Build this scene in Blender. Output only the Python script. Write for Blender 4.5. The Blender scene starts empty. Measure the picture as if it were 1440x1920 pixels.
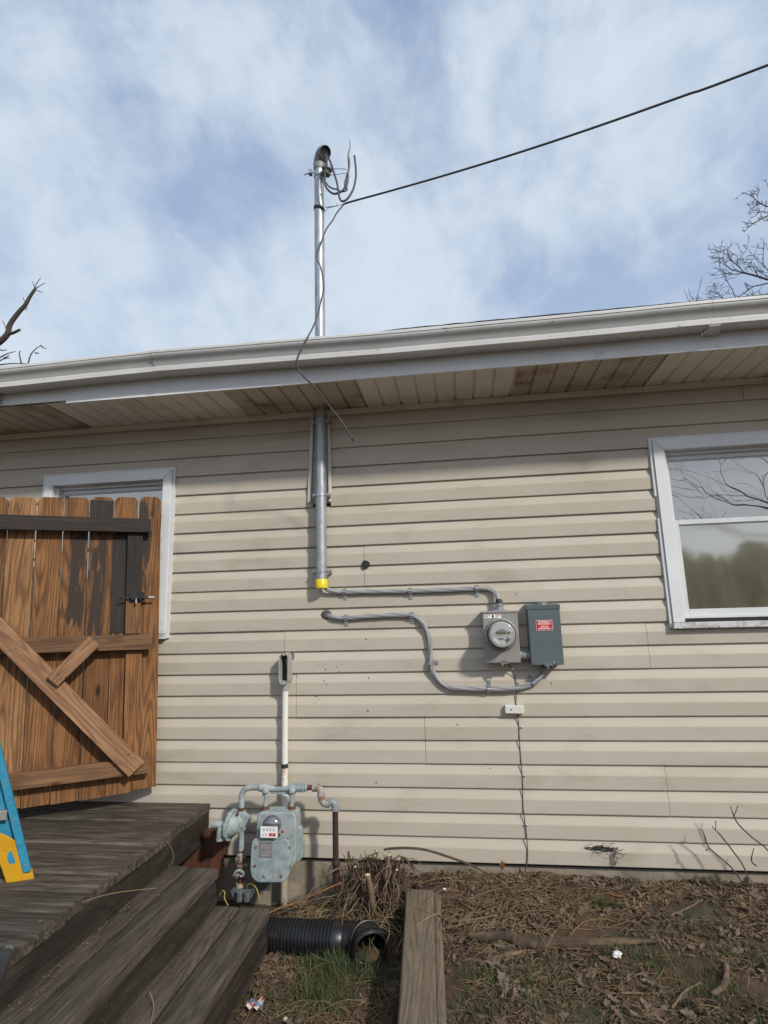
import bpy, math, random
from mathutils import Vector, Matrix, noise as mnoise
random.seed(7)
sc = bpy.context.scene
COL = sc.collection
V = Vector
# ------------------------------------------------------------------ camera
F, YAW, PITCH, ROLL, DIST, HGT = 1048.17, .131592, .184228, -.0267298, 3.06690, .519438
cy, sy = math.cos(YAW), math.sin(YAW)
FW = V((-sy*math.cos(PITCH), cy*math.cos(PITCH), math.sin(PITCH)))
R0 = V((cy, sy, 0)); U0 = R0.cross(FW)
RT = R0*math.cos(ROLL) + U0*math.sin(ROLL); UP = -R0*math.sin(ROLL) + U0*math.cos(ROLL)
CAM = V((0, -DIST, HGT))
cd = bpy.data.cameras.new('camera'); cam = bpy.data.objects.new('camera', cd); COL.objects.link(cam)
cam.matrix_world = Matrix(((RT.x, UP.x, -FW.x, CAM.x), (RT.y, UP.y, -FW.y, CAM.y), (RT.z, UP.z, -FW.z, CAM.z), (0, 0, 0, 1)))
cd.sensor_fit = 'VERTICAL'; cd.sensor_height = 24; cd.lens = F/1920*24; cd.clip_end = 2000; cd.clip_start = .02
sc.camera = cam
# ------------------------------------------------------------------ light and sky
SUN = V((1.0, -1.0, .95)).normalized()          # towards the sun: behind the camera on the right
EXPOSURE = 0.66
SUN_E, SKY_K = 1.9, .105
sl = bpy.data.lights.new('sun', 'SUN'); sl.energy = SUN_E; sl.angle = math.radians(3.2); sl.color = (1, .95, .875)
so = bpy.data.objects.new('sun', sl); COL.objects.link(so); so.rotation_euler = SUN.to_track_quat('Z', 'Y').to_euler()
so.location = (6, -6, 6)
w = bpy.data.worlds.new('World'); sc.world = w; w.use_nodes = True
nt = w.node_tree; nt.nodes.clear()
def N(t, **k):
    n = nt.nodes.new(t)
    for a, b in k.items(): setattr(n, a, b)
    return n
L = lambda a, b: nt.links.new(a, b)
sky = N('ShaderNodeTexSky', sky_type='NISHITA', sun_disc=False)
sky.sun_elevation = math.asin(SUN.z); sky.sun_rotation = math.atan2(SUN.x, SUN.y)
sky.dust_density = 1.5
tc = N('ShaderNodeTexCoord')
mp = N('ShaderNodeMapping'); mp.inputs['Rotation'].default_value = (0, 0, .35); mp.inputs['Scale'].default_value = (1.5, 1.2, 1.5)
mp.inputs['Location'].default_value = (3.1, 1.7, .4)
L(tc.outputs['Generated'], mp.inputs['Vector'])
n1 = N('ShaderNodeTexNoise'); n1.inputs['Scale'].default_value = 1.7; n1.inputs['Detail'].default_value = 5; n1.inputs['Roughness'].default_value = .52; n1.inputs['Distortion'].default_value = .45
L(mp.outputs[0], n1.inputs['Vector'])
mp2 = N('ShaderNodeMapping'); mp2.inputs['Rotation'].default_value = (0, .5, -.3); mp2.inputs['Scale'].default_value = (2.2, 1.5, 2.3)
L(tc.outputs['Generated'], mp2.inputs['Vector'])
n2 = N('ShaderNodeTexNoise'); n2.inputs['Scale'].default_value = 3.6; n2.inputs['Detail'].default_value = 9; n2.inputs['Roughness'].default_value = .58; n2.inputs['Distortion'].default_value = .25
L(mp2.outputs[0], n2.inputs['Vector'])
mx = N('ShaderNodeMath', operation='MULTIPLY_ADD'); L(n2.outputs[0], mx.inputs[0]); mx.inputs[1].default_value = .62; L(n1.outputs[0], mx.inputs[2])
cr = N('ShaderNodeValToRGB'); cr.color_ramp.interpolation = 'EASE'
cr.color_ramp.elements[0].position = .60; cr.color_ramp.elements[0].color = (.22, .22, .22, 1)
cr.color_ramp.elements[1].position = .98; cr.color_ramp.elements[1].color = (1, 1, 1, 1)
L(mx.outputs[0], cr.inputs[0])
sk = N('ShaderNodeMixRGB', blend_type='MULTIPLY'); sk.inputs[0].default_value = 1; L(sky.outputs[0], sk.inputs[1]); sk.inputs[2].default_value = (SKY_K*.95, SKY_K*.93, SKY_K*1.02, 1)
cl = N('ShaderNodeMixRGB'); sz = N('ShaderNodeSeparateXYZ'); L(tc.outputs['Generated'], sz.inputs[0])
hz = N('ShaderNodeMapRange'); L(sz.outputs[2], hz.inputs[0]); hz.inputs[1].default_value = .75; hz.inputs[2].default_value = .15; hz.inputs[3].default_value = 0; hz.inputs[4].default_value = .45
hm = N('ShaderNodeMath', operation='MULTIPLY_ADD'); hm.use_clamp = True
inv = N('ShaderNodeMath', operation='SUBTRACT'); inv.inputs[0].default_value = 1; L(cr.outputs[0], inv.inputs[1])
L(inv.outputs[0], hm.inputs[0]); L(hz.outputs[0], hm.inputs[1]); L(cr.outputs[0], hm.inputs[2]); L(hm.outputs[0], cl.inputs[0])
lowblue = N('ShaderNodeMixRGB'); lowblue.inputs[0].default_value = .45
L(sk.outputs[0], lowblue.inputs[1]); lowblue.inputs[2].default_value = (.175, .272, .455, 1)
L(lowblue.outputs[0], cl.inputs[1]); cl.inputs[2].default_value = (.415, .475, .54, 1)
bg = N('ShaderNodeBackground'); bg.inputs[1].default_value = 1.0; L(cl.outputs[0], bg.inputs[0])
wo = N('ShaderNodeOutputWorld'); L(bg.outputs[0], wo.inputs[0])
sc.view_settings.view_transform = 'Standard'; sc.view_settings.look = 'None'; sc.view_settings.exposure = EXPOSURE; sc.view_settings.gamma = 1
sc.render.engine = 'CYCLES'
# ------------------------------------------------------------------ where a pixel of the 1440x1920 photograph lies on a real plane
def ray(x, y): return (x-720)/F*RT - (y-960)/F*UP + FW
def at(x, y, Y): d = ray(x, y); return CAM + d*((Y-CAM.y)/d.y)
def atZ(x, y, Z): d = ray(x, y); return CAM + d*((Z-CAM.z)/d.z)
# ------------------------------------------------------------------ mesh builder
def cr_pts(P, sub=6):
    P = [V(p) for p in P]
    if len(P) < 3: return P
    Q = [P[0]*2-P[1]] + P + [P[-1]*2-P[-2]]; out = []
    for i in range(1, len(Q)-2):
        a, b, c, d = Q[i-1:i+3]
        for k in range(sub):
            t = k/sub
            out.append(.5*((2*b)+(c-a)*t+(2*a-5*b+4*c-d)*t*t+(3*b-a-3*c+d)*t**3))
    out.append(P[-1]); return out
class MB:
    def __init__(s): s.v = []; s.f = []; s.uv = {}
    def add(s, vs, fs):
        o = len(s.v); s.v += [V(v) for v in vs]; s.f += [[i+o for i in f] for f in fs]; return o
    def box(s, a, b, M=None):
        x0, y0, z0 = [min(a[i], b[i]) for i in range(3)]; x1, y1, z1 = [max(a[i], b[i]) for i in range(3)]
        vs = [V(p) for p in ((x0,y0,z0),(x1,y0,z0),(x1,y1,z0),(x0,y1,z0),(x0,y0,z1),(x1,y0,z1),(x1,y1,z1),(x0,y1,z1))]
        if M: vs = [M @ v for v in vs]
        s.add(vs, [(0,3,2,1),(4,5,6,7),(0,1,5,4),(1,2,6,5),(2,3,7,6),(3,0,4,7)]); return s
    def tube(s, P, r, n=10, sub=0, cap=True, ry=None, tw=0):
        if sub:
            if hasattr(r, '__len__'):
                m = len(r); R = []
                for i in range(m-1):
                    for k in range(sub): R.append(r[i]+(r[i+1]-r[i])*k/sub)
                R.append(r[-1]); r = R
            P = cr_pts(P, sub)
        P = [V(p) for p in P]; m = len(P)
        if not hasattr(r, '__len__'): r = [r]*m
        t0 = (P[1]-P[0]).normalized(); u = t0.orthogonal().normalized()
        o = len(s.v); ln = 0
        for i in range(m):
            t = ((P[min(i+1, m-1)]-P[i]).normalized() + (P[i]-P[max(i-1, 0)]).normalized())
            if t.length < 1e-6: t = t0
            t.normalize(); u = (u-t*u.dot(t)); u = u.normalized() if u.length > 1e-6 else t.orthogonal().normalized()
            b = t.cross(u)
            if i: ln += (P[i]-P[i-1]).length
            for k in range(n):
                a = 2*math.pi*k/n + tw*ln
                s.v.append(P[i] + (u*math.cos(a) + b*math.sin(a))*r[i])
        for i in range(m-1):
            for k in range(n):
                s.f.append([o+i*n+k, o+i*n+(k+1) % n, o+(i+1)*n+(k+1) % n, o+(i+1)*n+k])
        if cap: s.f.append([o+k for k in range(n)][::-1]); s.f.append([o+(m-1)*n+k for k in range(n)])
        return s
    def lathe(s, o, ax, prof, n=24, cap=True):       # prof: (distance along axis, radius)
        o = V(o); ax = V(ax).normalized(); u = ax.orthogonal().normalized(); b = ax.cross(u); q = len(s.v)
        for d, r in prof:
            for k in range(n):
                a = 2*math.pi*k/n; s.v.append(o+ax*d+(u*math.cos(a)+b*math.sin(a))*r)
        for i in range(len(prof)-1):
            for k in range(n): s.f.append([q+i*n+k, q+i*n+(k+1) % n, q+(i+1)*n+(k+1) % n, q+(i+1)*n+k])
        if cap: s.f.append([q+k for k in range(n)][::-1]); s.f.append([q+(len(prof)-1)*n+k for k in range(n)])
        return s
    def prism(s, poly, ext, M=None):                 # poly: 3D points in a plane, ext: vector
        n = len(poly); ext = V(ext); vs = [V(p) for p in poly] + [V(p)+ext for p in poly]
        if M: vs = [M @ v for v in vs]
        s.add(vs, [list(range(n))[::-1], list(range(n, 2*n))] + [[i, (i+1) % n, n+(i+1) % n, n+i] for i in range(n)]); return s
    def ellipsoid(s, c, r, nu=14, nv=9, M=None):
        q = []
        for j in range(nv+1):
            ph = math.pi*j/nv
            for i in range(nu):
                th = 2*math.pi*i/nu; q.append(V((r[0]*math.sin(ph)*math.cos(th), r[1]*math.sin(ph)*math.sin(th), r[2]*math.cos(ph))))
        if M: q = [M @ p for p in q]
        q = [p+V(c) for p in q]
        s.add(q, [[j*nu+i, (j+1)*nu+i, (j+1)*nu+(i+1) % nu, j*nu+(i+1) % nu] for j in range(nv) for i in range(nu)]); return s
    def build(s, name, mat, parent=None, smooth=False, bevel=0, at0=None, fixn=True, raw=False):
        me = bpy.data.meshes.new(name)
        off = W.get(parent.name, V((0,0,0))) if parent else (V(at0) if at0 else V((0,0,0)))
        if raw: off = V((0,0,0))
        me.from_pydata([tuple(v-off) for v in s.v], [], s.f)
        if fixn:
            import bmesh
            bm = bmesh.new(); bm.from_mesh(me); bmesh.ops.recalc_face_normals(bm, faces=bm.faces); bm.to_mesh(me); bm.free()
        me.materials.append(M_[mat] if isinstance(mat, str) else mat)
        o = bpy.data.objects.new(name, me); COL.objects.link(o)
        if parent: o.parent = parent
        elif not raw: o.location = off
        W[o.name] = off
        if smooth:
            for p in me.polygons: p.use_smooth = True
            if smooth != 'all':
                try: me.set_sharp_from_angle(angle=math.radians(38))
                except Exception: pass
        if bevel:
            b = o.modifiers.new('bevel', 'BEVEL'); b.width = bevel; b.segments = 2; b.limit_method = 'ANGLE'; b.angle_limit = math.radians(40)
        return o
W = {}
def empty(name, loc, rz=0):
    o = bpy.data.objects.new(name, None); COL.objects.link(o); o.location = loc; o.rotation_euler = (0, 0, rz); o.empty_display_size = .1
    W[o.name] = V(loc); return o
def tag(o, label=None, cat=None, group=None, kind=None):
    if label: o['label'] = label
    if cat: o['category'] = cat
    if group: o['group'] = group
    if kind: o['kind'] = kind
    return o
# ------------------------------------------------------------------ materials
M_ = {}
def mat(name, c1, c2=None, scale=8, stretch=(1,1,1), rough=.7, metal=0, bump=.0, bscale=60, detail=6, lo=.35, hi=.65, c3=None, s3=3, t3=(.55,.7), spec=.5, rand=0, coat=0, distort=0, s3stretch=(1,1,1), bstretch=None, rr=.1):
    m = bpy.data.materials.new(name); m.use_nodes = True; t = m.node_tree; b = t.nodes['Principled BSDF']
    def n(ty, **k):
        q = t.nodes.new(ty)
        for a, v in k.items(): setattr(q, a, v)
        return q
    tcn = n('ShaderNodeTexCoord'); vec = tcn.outputs['Object']
    if rand:
        oi = n('ShaderNodeObjectInfo'); vm = n('ShaderNodeVectorMath', operation='MULTIPLY_ADD')
        t.links.new(oi.outputs['Random'], vm.inputs[0]); vm.inputs[1].default_value = (rand, rand*.7, rand*1.3); t.links.new(vec, vm.inputs[2]); vec = vm.outputs[0]
    def noise(sca, st, det=detail, dis=0):
        mpn = n('ShaderNodeMapping'); mpn.inputs['Scale'].default_value = st; t.links.new(vec, mpn.inputs[0])
        q = n('ShaderNodeTexNoise'); q.inputs['Scale'].default_value = sca; q.inputs['Detail'].default_value = det; q.inputs['Roughness'].default_value = .6; q.inputs['Distortion'].default_value = dis
        t.links.new(mpn.outputs[0], q.inputs[0]); return q.outputs[0]
    def ramp(src, a, b_):
        r = n('ShaderNodeMapRange'); r.inputs[1].default_value = a; r.inputs[2].default_value = b_; t.links.new(src, r.inputs[0]); return r.outputs[0]
    col = None
    if c2:
        na = noise(scale, stretch, dis=distort); mixn = n('ShaderNodeMixRGB'); t.links.new(ramp(na, lo, hi), mixn.inputs[0])
        mixn.inputs[1].default_value = (*c1, 1); mixn.inputs[2].default_value = (*c2, 1); col = mixn.outputs[0]
        rm = n('ShaderNodeMath', operation='MULTIPLY_ADD'); t.links.new(na, rm.inputs[0]); rm.inputs[1].default_value = rr*2; rm.inputs[2].default_value = max(0, rough-rr)
        t.links.new(rm.outputs[0], b.inputs['Roughness'])
    else: b.inputs['Roughness'].default_value = rough
    if c3:
        nb = noise(s3, s3stretch, det=8); m2 = n('ShaderNodeMixRGB'); t.links.new(ramp(nb, *t3), m2.inputs[0])
        if col: t.links.new(col, m2.inputs[1])
        else: m2.inputs[1].default_value = (*c1, 1)
        m2.inputs[2].default_value = (*c3, 1); col = m2.outputs[0]
    if col: t.links.new(col, b.inputs['Base Color'])
    else: b.inputs['Base Color'].default_value = (*c1, 1)
    b.inputs['Metallic'].default_value = metal; b.inputs['Specular IOR Level'].default_value = spec; b.inputs['Coat Weight'].default_value = coat
    if bump:
        bn = n('ShaderNodeBump'); bn.inputs['Strength'].default_value = min(1, bump); bn.inputs['Distance'].default_value = .004*max(1, bump)
        t.links.new(noise(bscale, bstretch or stretch), bn.inputs['Height']); t.links.new(bn.outputs[0], b.inputs['Normal'])
    M_[name] = m; m['_b'] = 1; return m
def emptymix(m): return m.node_tree, m.node_tree.nodes['Principled BSDF']

# siding: beige vinyl with chalky fading, grime and a few spots
mat('vinyl_siding', (.485,.432,.348), (.54,.485,.398), scale=2.2, rough=.55, bump=.12, bscale=240, c3=(.37,.33,.25), s3=4.5, t3=(.54,.8), s3stretch=(.5,1,1.4), spec=.35, stretch=(.4,1,1))
t, b = emptymix(M_['vinyl_siding'])
src = b.inputs['Base Color'].links[0].from_socket
q = t.nodes.new('ShaderNodeTexNoise'); q.inputs['Scale'].default_value = 26; q.inputs['Detail'].default_value = 3; q.inputs['Roughness'].default_value = .7
tcn = t.nodes.new('ShaderNodeTexCoord'); t.links.new(tcn.outputs['Object'], q.inputs[0])
r = t.nodes.new('ShaderNodeMapRange'); r.inputs[1].default_value = .765; r.inputs[2].default_value = .79; t.links.new(q.outputs[0], r.inputs[0])
mm = t.nodes.new('ShaderNodeMixRGB'); t.links.new(r.outputs[0], mm.inputs[0]); t.links.new(src, mm.inputs[1]); mm.inputs[2].default_value = (.12,.10,.07,1); t.links.new(mm.outputs[0], b.inputs['Base Color'])
mat('dark_gap', (.02,.017,.014), rough=.95)
mat('foundation', (.34,.29,.225), (.22,.185,.14), scale=7, rough=.95, bump=1.5, bscale=25, c3=(.12,.115,.065), s3=5, t3=(.54,.7))
mat('white_alu', (.76,.775,.775), (.70,.715,.715), scale=5, rough=.42, bump=.1, bscale=30, c3=(.36,.37,.37), s3=9, t3=(.62,.78), spec=.4)
mat('gutter_alu', (.66,.655,.635), (.57,.565,.545), scale=4, rough=.42, bump=.15, bscale=20, c3=(.16,.15,.13), s3=26, t3=(.655,.74), s3stretch=(.6,1,1), spec=.4)
mat('white_vinyl', (.68,.69,.69), (.62,.635,.64), scale=8, rough=.4, c3=(.45,.44,.40), s3=12, t3=(.6,.8))
mat('channel_vinyl', (.70,.67,.61), (.62,.59,.53), scale=12, rough=.5)
mat('stain', (.16,.11,.07), (.28,.22,.16), scale=120, rough=.9)
mat('grimy_sill', (.62,.62,.61), (.4,.4,.38), scale=30, rough=.6, lo=.45, hi=.6, c3=(.15,.15,.14), s3=45, t3=(.58,.66))
mat('soffit', (.76,.70,.61), (.70,.64,.55), scale=3, rough=.6, bump=.05, c3=(.46,.39,.30), s3=5, t3=(.55,.8))
mat('soffit_vent', (.68,.60,.49), (.58,.50,.39), scale=4, rough=.65, c3=(.27,.16,.07), s3=4.0, t3=(.52,.68))
t, b = emptymix(M_['soffit_vent']); src = b.inputs['Base Color'].links[0].from_socket
sx = t.nodes.new('ShaderNodeSeparateXYZ'); tcn = t.nodes.new('ShaderNodeTexCoord')
mpp = t.nodes.new('ShaderNodeMapping'); mpp.inputs['Rotation'].default_value = (0,0,.6); t.links.new(tcn.outputs['Object'], mpp.inputs[0]); t.links.new(mpp.outputs[0], sx.inputs[0])
def mth(op, a, bv):
    q = t.nodes.new('ShaderNodeMath'); q.operation = op
    for i, v in enumerate((a, bv)):
        if v is None: continue
        if isinstance(v, (int, float)): q.inputs[i].default_value = v
        else: t.links.new(v, q.inputs[i])
    return q.outputs[0]
hx = mth('SINE', mth('MULTIPLY', sx.outputs[0], 2*math.pi/.0135), None); hy = mth('SINE', mth('MULTIPLY', sx.outputs[1], 2*math.pi/.0125), None)
hole = mth('GREATER_THAN', mth('ADD', hx, mth('MULTIPLY', hy, .6)), .45)
mm = t.nodes.new('ShaderNodeMixRGB'); t.links.new(hole, mm.inputs[0]); t.links.new(src, mm.inputs[1]); mm.inputs[2].default_value = (.10,.07,.045,1); t.links.new(mm.outputs[0], b.inputs['Base Color'])
mat('shingle', (.045,.043,.042), (.02,.02,.02), scale=30, rough=.95, bump=1, bscale=120)
mat('galvanised', (.34,.36,.375), (.47,.49,.505), scale=40, rough=.5, metal=.6, bump=.08, bscale=60, stretch=(1,1,.35), c3=(.28,.29,.30), s3=30, t3=(.55,.7), s3stretch=(1,1,.3))
mat('zinc', (.50,.52,.55), (.38,.40,.43), scale=40, rough=.38, metal=.75)
mat('cast_alu', (.30,.30,.30), (.19,.19,.18), scale=30, rough=.6, metal=.3, bump=.3, bscale=80)
mat('yellow_cap', (.80,.68,.02), (.70,.58,.01), scale=20, rough=.35)
mat('black_rubber', (.018,.018,.018), (.035,.035,.035), scale=20, rough=.6)
mat('black_plastic', (.009,.0095,.0105), (.016,.016,.018), scale=12, rough=.36, bump=.05, c3=(.09,.07,.05), s3=14, t3=(.62,.8))
mat('dark_wire', (.055,.05,.055), (.09,.085,.09), scale=50, rough=.6)
mat('old_wire', (.16,.15,.16), (.22,.21,.21), scale=60, rough=.55)
mat('brown_wire', (.09,.045,.035), (.14,.08,.06), scale=60, rough=.6)
mat('paper_wire', (.35,.33,.29), (.2,.19,.17), scale=60, rough=.8)
mat('meter_grey', (.33,.315,.285), (.29,.275,.25), scale=6, rough=.42, bump=.06, bscale=90, metal=.15)
mat('meter_mark', (.42,.41,.39), (.3,.28,.26), scale=30, rough=.5)
mat('panel_grey', (.118,.145,.148), (.10,.125,.128), scale=5, rough=.38, bump=.12, bscale=180)
mat('pvc_grey', (.26,.28,.30), (.22,.24,.26), scale=10, rough=.45)
mat('fitting_grey', (.40,.39,.36), (.34,.33,.31), scale=12, rough=.5)
mat('red_label', (.62,.015,.03), (.55,.012,.025), scale=8, rough=.35)
mat('white_ink', (.85,.84,.82), rough=.5)
mat('dark_ink', (.05,.05,.055), rough=.6)
mat('red_ink', (.5,.03,.03), rough=.6)
mat('lcd', (.16,.18,.12), rough=.25)
mat('meter_face', (.50,.50,.47), (.46,.46,.43), scale=6, rough=.5)
mat('white_pvc', (.78,.76,.70), (.72,.70,.63), scale=6, rough=.35, c3=(.55,.5,.42), s3=8, t3=(.62,.85))
mat('rusty_pvc', (.74,.70,.63), (.55,.22,.03), scale=16, rough=.5, lo=.5, hi=.6, stretch=(1,1,.6))
mat('dirty_pvc', (.40,.36,.27), (.29,.25,.18), scale=14, rough=.6)
mat('gas_paint', (.235,.285,.29), (.35,.39,.385), scale=22, rough=.6, bump=.35, bscale=70, lo=.4, hi=.6, c3=(.15,.10,.065), s3=30, t3=(.655,.70))
mat('gas_rusty', (.30,.32,.31), (.14,.06,.03), scale=34, rough=.75, bump=.5, bscale=70, lo=.47, hi=.56)
mat('rust', (.16,.055,.025), (.08,.03,.018), scale=40, rough=.85, bump=.6, bscale=90)
mat('rusty_silver', (.34,.32,.30), (.23,.11,.06), scale=30, rough=.7, lo=.46, hi=.6, bump=.3)
mat('dark_red_pipe', (.055,.022,.02), (.035,.018,.017), scale=22, rough=.6, c3=(.13,.045,.025), s3=30, t3=(.62,.7))
mat('box_white', (.74,.72,.66), (.68,.66,.6), scale=14, rough=.45)
mat('ladder_blue', (.022,.22,.36), (.035,.27,.42), scale=40, rough=.55, c3=(.16,.22,.26), s3=30, t3=(.6,.68), s3stretch=(1,1,.3))
mat('ladder_yellow', (.62,.33,.012), (.52,.26,.01), scale=14, rough=.5, c3=(.28,.14,.03), s3=22, t3=(.62,.75))
mat('ladder_step', (.40,.37,.34), (.33,.31,.29), scale=20, rough=.45, metal=.5)
mat('foil', (.55,.56,.6), (.35,.36,.42), scale=30, rough=.35)
mat('bark', (.085,.066,.052), (.045,.036,.03), scale=20, rough=.95, bump=1, bscale=60)
mat('bark_far', (.10,.09,.085), (.07,.062,.058), scale=10, rough=.95)
mat('stick', (.20,.14,.085), (.10,.068,.04), scale=30, rough=.9, bump=.5, bscale=90)
mat('stick_dark', (.10,.067,.043), (.065,.04,.025), scale=30, rough=.9, bump=.5)
mat('orange_cane', (.30,.13,.045), (.18,.075,.03), scale=20, rough=.6)
mat('cut_end', (.55,.47,.32), rough=.9)
mat('driftwood', (.22,.145,.085), (.07,.045,.028), scale=24, rough=.9, bump=2.5, bscale=60, stretch=(.15,1,1), c3=(.05,.035,.025), s3=12, t3=(.5,.62))
mat('soil', (.105,.060,.035), (.043,.025,.015), scale=6, rough=1, bump=2.5, bscale=22, detail=12, c3=(.06,.055,.03), s3=3, t3=(.5,.62))
mat('field', (.085,.075,.035), (.06,.062,.028), scale=.6, rough=1)
mat('dry_grass', (.24,.17,.088), (.13,.09,.047), scale=3, rough=.85)
mat('straw_light', (.27,.20,.105), (.14,.10,.052), scale=3, rough=.85)
mat('leaf_brown', (.17,.11,.068), (.085,.055,.035), scale=5, rough=.85)
mat('leaf_pale', (.185,.14,.10), (.10,.075,.052), scale=5, rough=.85)
mat('grass_green', (.045,.07,.02), (.085,.10,.035), scale=3, rough=.7)
mat('woods', (.50,.46,.32), (.34,.31,.21), scale=1.6, rough=1, stretch=(1,1,.35))  # distance haze put into the colour as a paler tan
mat('yellow_wire', (.36,.28,.06), rough=.6)
mat('putty', (.075,.075,.072), (.11,.105,.10), scale=40, rough=.95, bump=.5)
mat('torn', (.50,.47,.42), (.12,.095,.07), scale=70, rough=.9, lo=.42, hi=.55)
mat('ground_metal', (.17,.19,.19), (.09,.10,.10), scale=30, rough=.7, metal=.3)

def wood(name, ca, cb, cdark, axis, scale=34, specks=None, rough=.75, knots=True, paint=None, grey=None, wet=.0):
    m = bpy.data.materials.new(name); m.use_nodes = True; t = m.node_tree; b = t.nodes['Principled BSDF']
    lk = t.links.new
    tcn = t.nodes.new('ShaderNodeTexCoord'); oi = t.nodes.new('ShaderNodeObjectInfo')
    vm = t.nodes.new('ShaderNodeVectorMath'); vm.operation = 'MULTIPLY_ADD'; lk(oi.outputs['Random'], vm.inputs[0]); vm.inputs[1].default_value = (7.3, 5.1, 9.7); lk(tcn.outputs['Object'], vm.inputs[2])
    st = {'X': (.045, 1, 1), 'Y': (1, .045, 1), 'Z': (1, 1, .045)}[axis]
    lowst = {'X': (.35, 1, 1), 'Y': (1, .35, 1), 'Z': (1, 1, .35)}[axis]
    def noi(sc_, s_, d=5, dist=0, vec=None):
        mpn = t.nodes.new('ShaderNodeMapping'); mpn.inputs['Scale'].default_value = s_; lk(vec or vm.outputs[0], mpn.inputs[0])
        q = t.nodes.new('ShaderNodeTexNoise'); q.inputs['Scale'].default_value = sc_; q.inputs['Detail'].default_value = d; q.inputs['Roughness'].default_value = .65; q.inputs['Distortion'].default_value = dist; lk(mpn.outputs[0], q.inputs[0]); return q.outputs[0]
    def mr(s_, a, c, lo=0, hi=1):
        r_ = t.nodes.new('ShaderNodeMapRange'); lk(s_, r_.inputs[0]); r_.inputs[1].default_value = a; r_.inputs[2].default_value = c; r_.inputs[3].default_value = lo; r_.inputs[4].default_value = hi; return r_.outputs[0]
    def mix(f, a, c):
        q = t.nodes.new('ShaderNodeMixRGB')
        for i, v in enumerate((f, a, c)):
            if isinstance(v, tuple): q.inputs[i].default_value = (*v, 1)
            elif isinstance(v, float): q.inputs[i].default_value = v
            else: lk(v, q.inputs[i])
        return q.outputs[0]
    # growth rings: contour lines of a slow noise stretched along the board (cathedral grain)
    slow = noi(7, {'X': (.06,1,1), 'Y': (1,.06,1), 'Z': (1,1,.06)}[axis], d=1.5, dist=.15)
    rg = t.nodes.new('ShaderNodeMath'); rg.operation = 'MULTIPLY'; lk(slow, rg.inputs[0]); rg.inputs[1].default_value = 150
    rs = t.nodes.new('ShaderNodeMath'); rs.operation = 'SINE'; lk(rg.outputs[0], rs.inputs[0])
    fine = noi(scale*3, st, d=5); mid = noi(scale*.35, lowst, d=3)
    c = mix(mr(mid, .3, .7), ca, cb)
    c = mix(mr(rs.outputs[0], -.1, 1, 0, .55), c, cdark)
    c = mix(mr(fine, .46, .72, 0, .8), c, cdark)
    c = mix(mr(noi(scale*1.1, st, d=4), .55, .7, 0, .45), c, cdark)
    if knots:
        vo = t.nodes.new('ShaderNodeTexVoronoi'); vo.inputs['Scale'].default_value = 6.5
        mpk = t.nodes.new('ShaderNodeMapping'); mpk.inputs['Scale'].default_value = {'X': (.42,1,1), 'Y': (1,.42,1), 'Z': (1,1,.42)}[axis]; lk(vm.outputs[0], mpk.inputs[0]); lk(mpk.outputs[0], vo.inputs[0])
        c = mix(mr(vo.outputs['Distance'], .12, .05, 0, .95), c, tuple(x*.45 for x in cdark))
    if grey: c = mix(mr(noi(42, {'X': (.11,1,1), 'Y': (1,.11,1), 'Z': (1,1,.11)}[axis], d=10), grey[1], grey[2]), c, grey[0])
    if specks: c = mix(mr(noi(75, (1,1,1), d=5), .655, .69, 0, .8), c, specks)
    c = mix(mr(oi.outputs['Random'], 0, 1, 0, .38), c, tuple(x*.75 for x in cdark))
    lk(c, b.inputs['Base Color']); b.inputs['Roughness'].default_value = rough; b.inputs['Specular IOR Level'].default_value = .35
    bn = t.nodes.new('ShaderNodeBump'); bn.inputs['Strength'].default_value = .7; bn.inputs['Distance'].default_value = .0025; lk(fine, bn.inputs['Height']); lk(mr(noi(55, (1,1,1), d=8), .62, .7, 0, .35), b.inputs['Specular Tint']) if False else None; lk(bn.outputs[0], b.inputs['Normal'])
    M_[name] = m; return m
OR1, OR2, OD = (.36,.17,.06), (.205,.088,.030), (.050,.021,.010)
wood('cedar', OR1, OR2, OD, 'Z')
wood('cedar_pale', (.40,.215,.09), (.25,.12,.046), (.065,.028,.014), 'Z')
wood('rail_wood', (.30,.165,.08), (.20,.105,.052), (.075,.038,.02), 'X')
wood('brace_wood', (.44,.25,.135), (.32,.17,.085), (.13,.062,.032), 'X')
wood('rail_dark', (.038,.028,.023), (.055,.04,.032), (.02,.015,.012), 'X', knots=False)
wood('board_dark', (.036,.029,.024), (.05,.04,.034), (.02,.016,.013), 'Z', knots=True)
wood('deck_wood', (.12,.097,.075), (.078,.063,.049), (.022,.018,.014), 'X', specks=(.20,.165,.12), grey=((.22,.185,.145), .50, .74), knots=False, rough=.7)
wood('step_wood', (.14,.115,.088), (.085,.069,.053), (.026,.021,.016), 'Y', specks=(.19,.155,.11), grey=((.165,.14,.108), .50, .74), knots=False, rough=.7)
wood('riser_wood', (.046,.034,.024), (.032,.023,.016), (.012,.009,.007), 'Y', specks=(.16,.13,.085), grey=((.080,.074,.048), .50, .76), knots=False)  # dark wood, with extra shade for the upright faces put into the colour
wood('timber_wood', (.27,.21,.145), (.19,.148,.10), (.08,.062,.044), 'Y', grey=((.20,.17,.13), .5, .7), knots=True)
wood('red_wood', (.16,.062,.036), (.11,.042,.026), (.05,.02,.013), 'Z')
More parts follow.
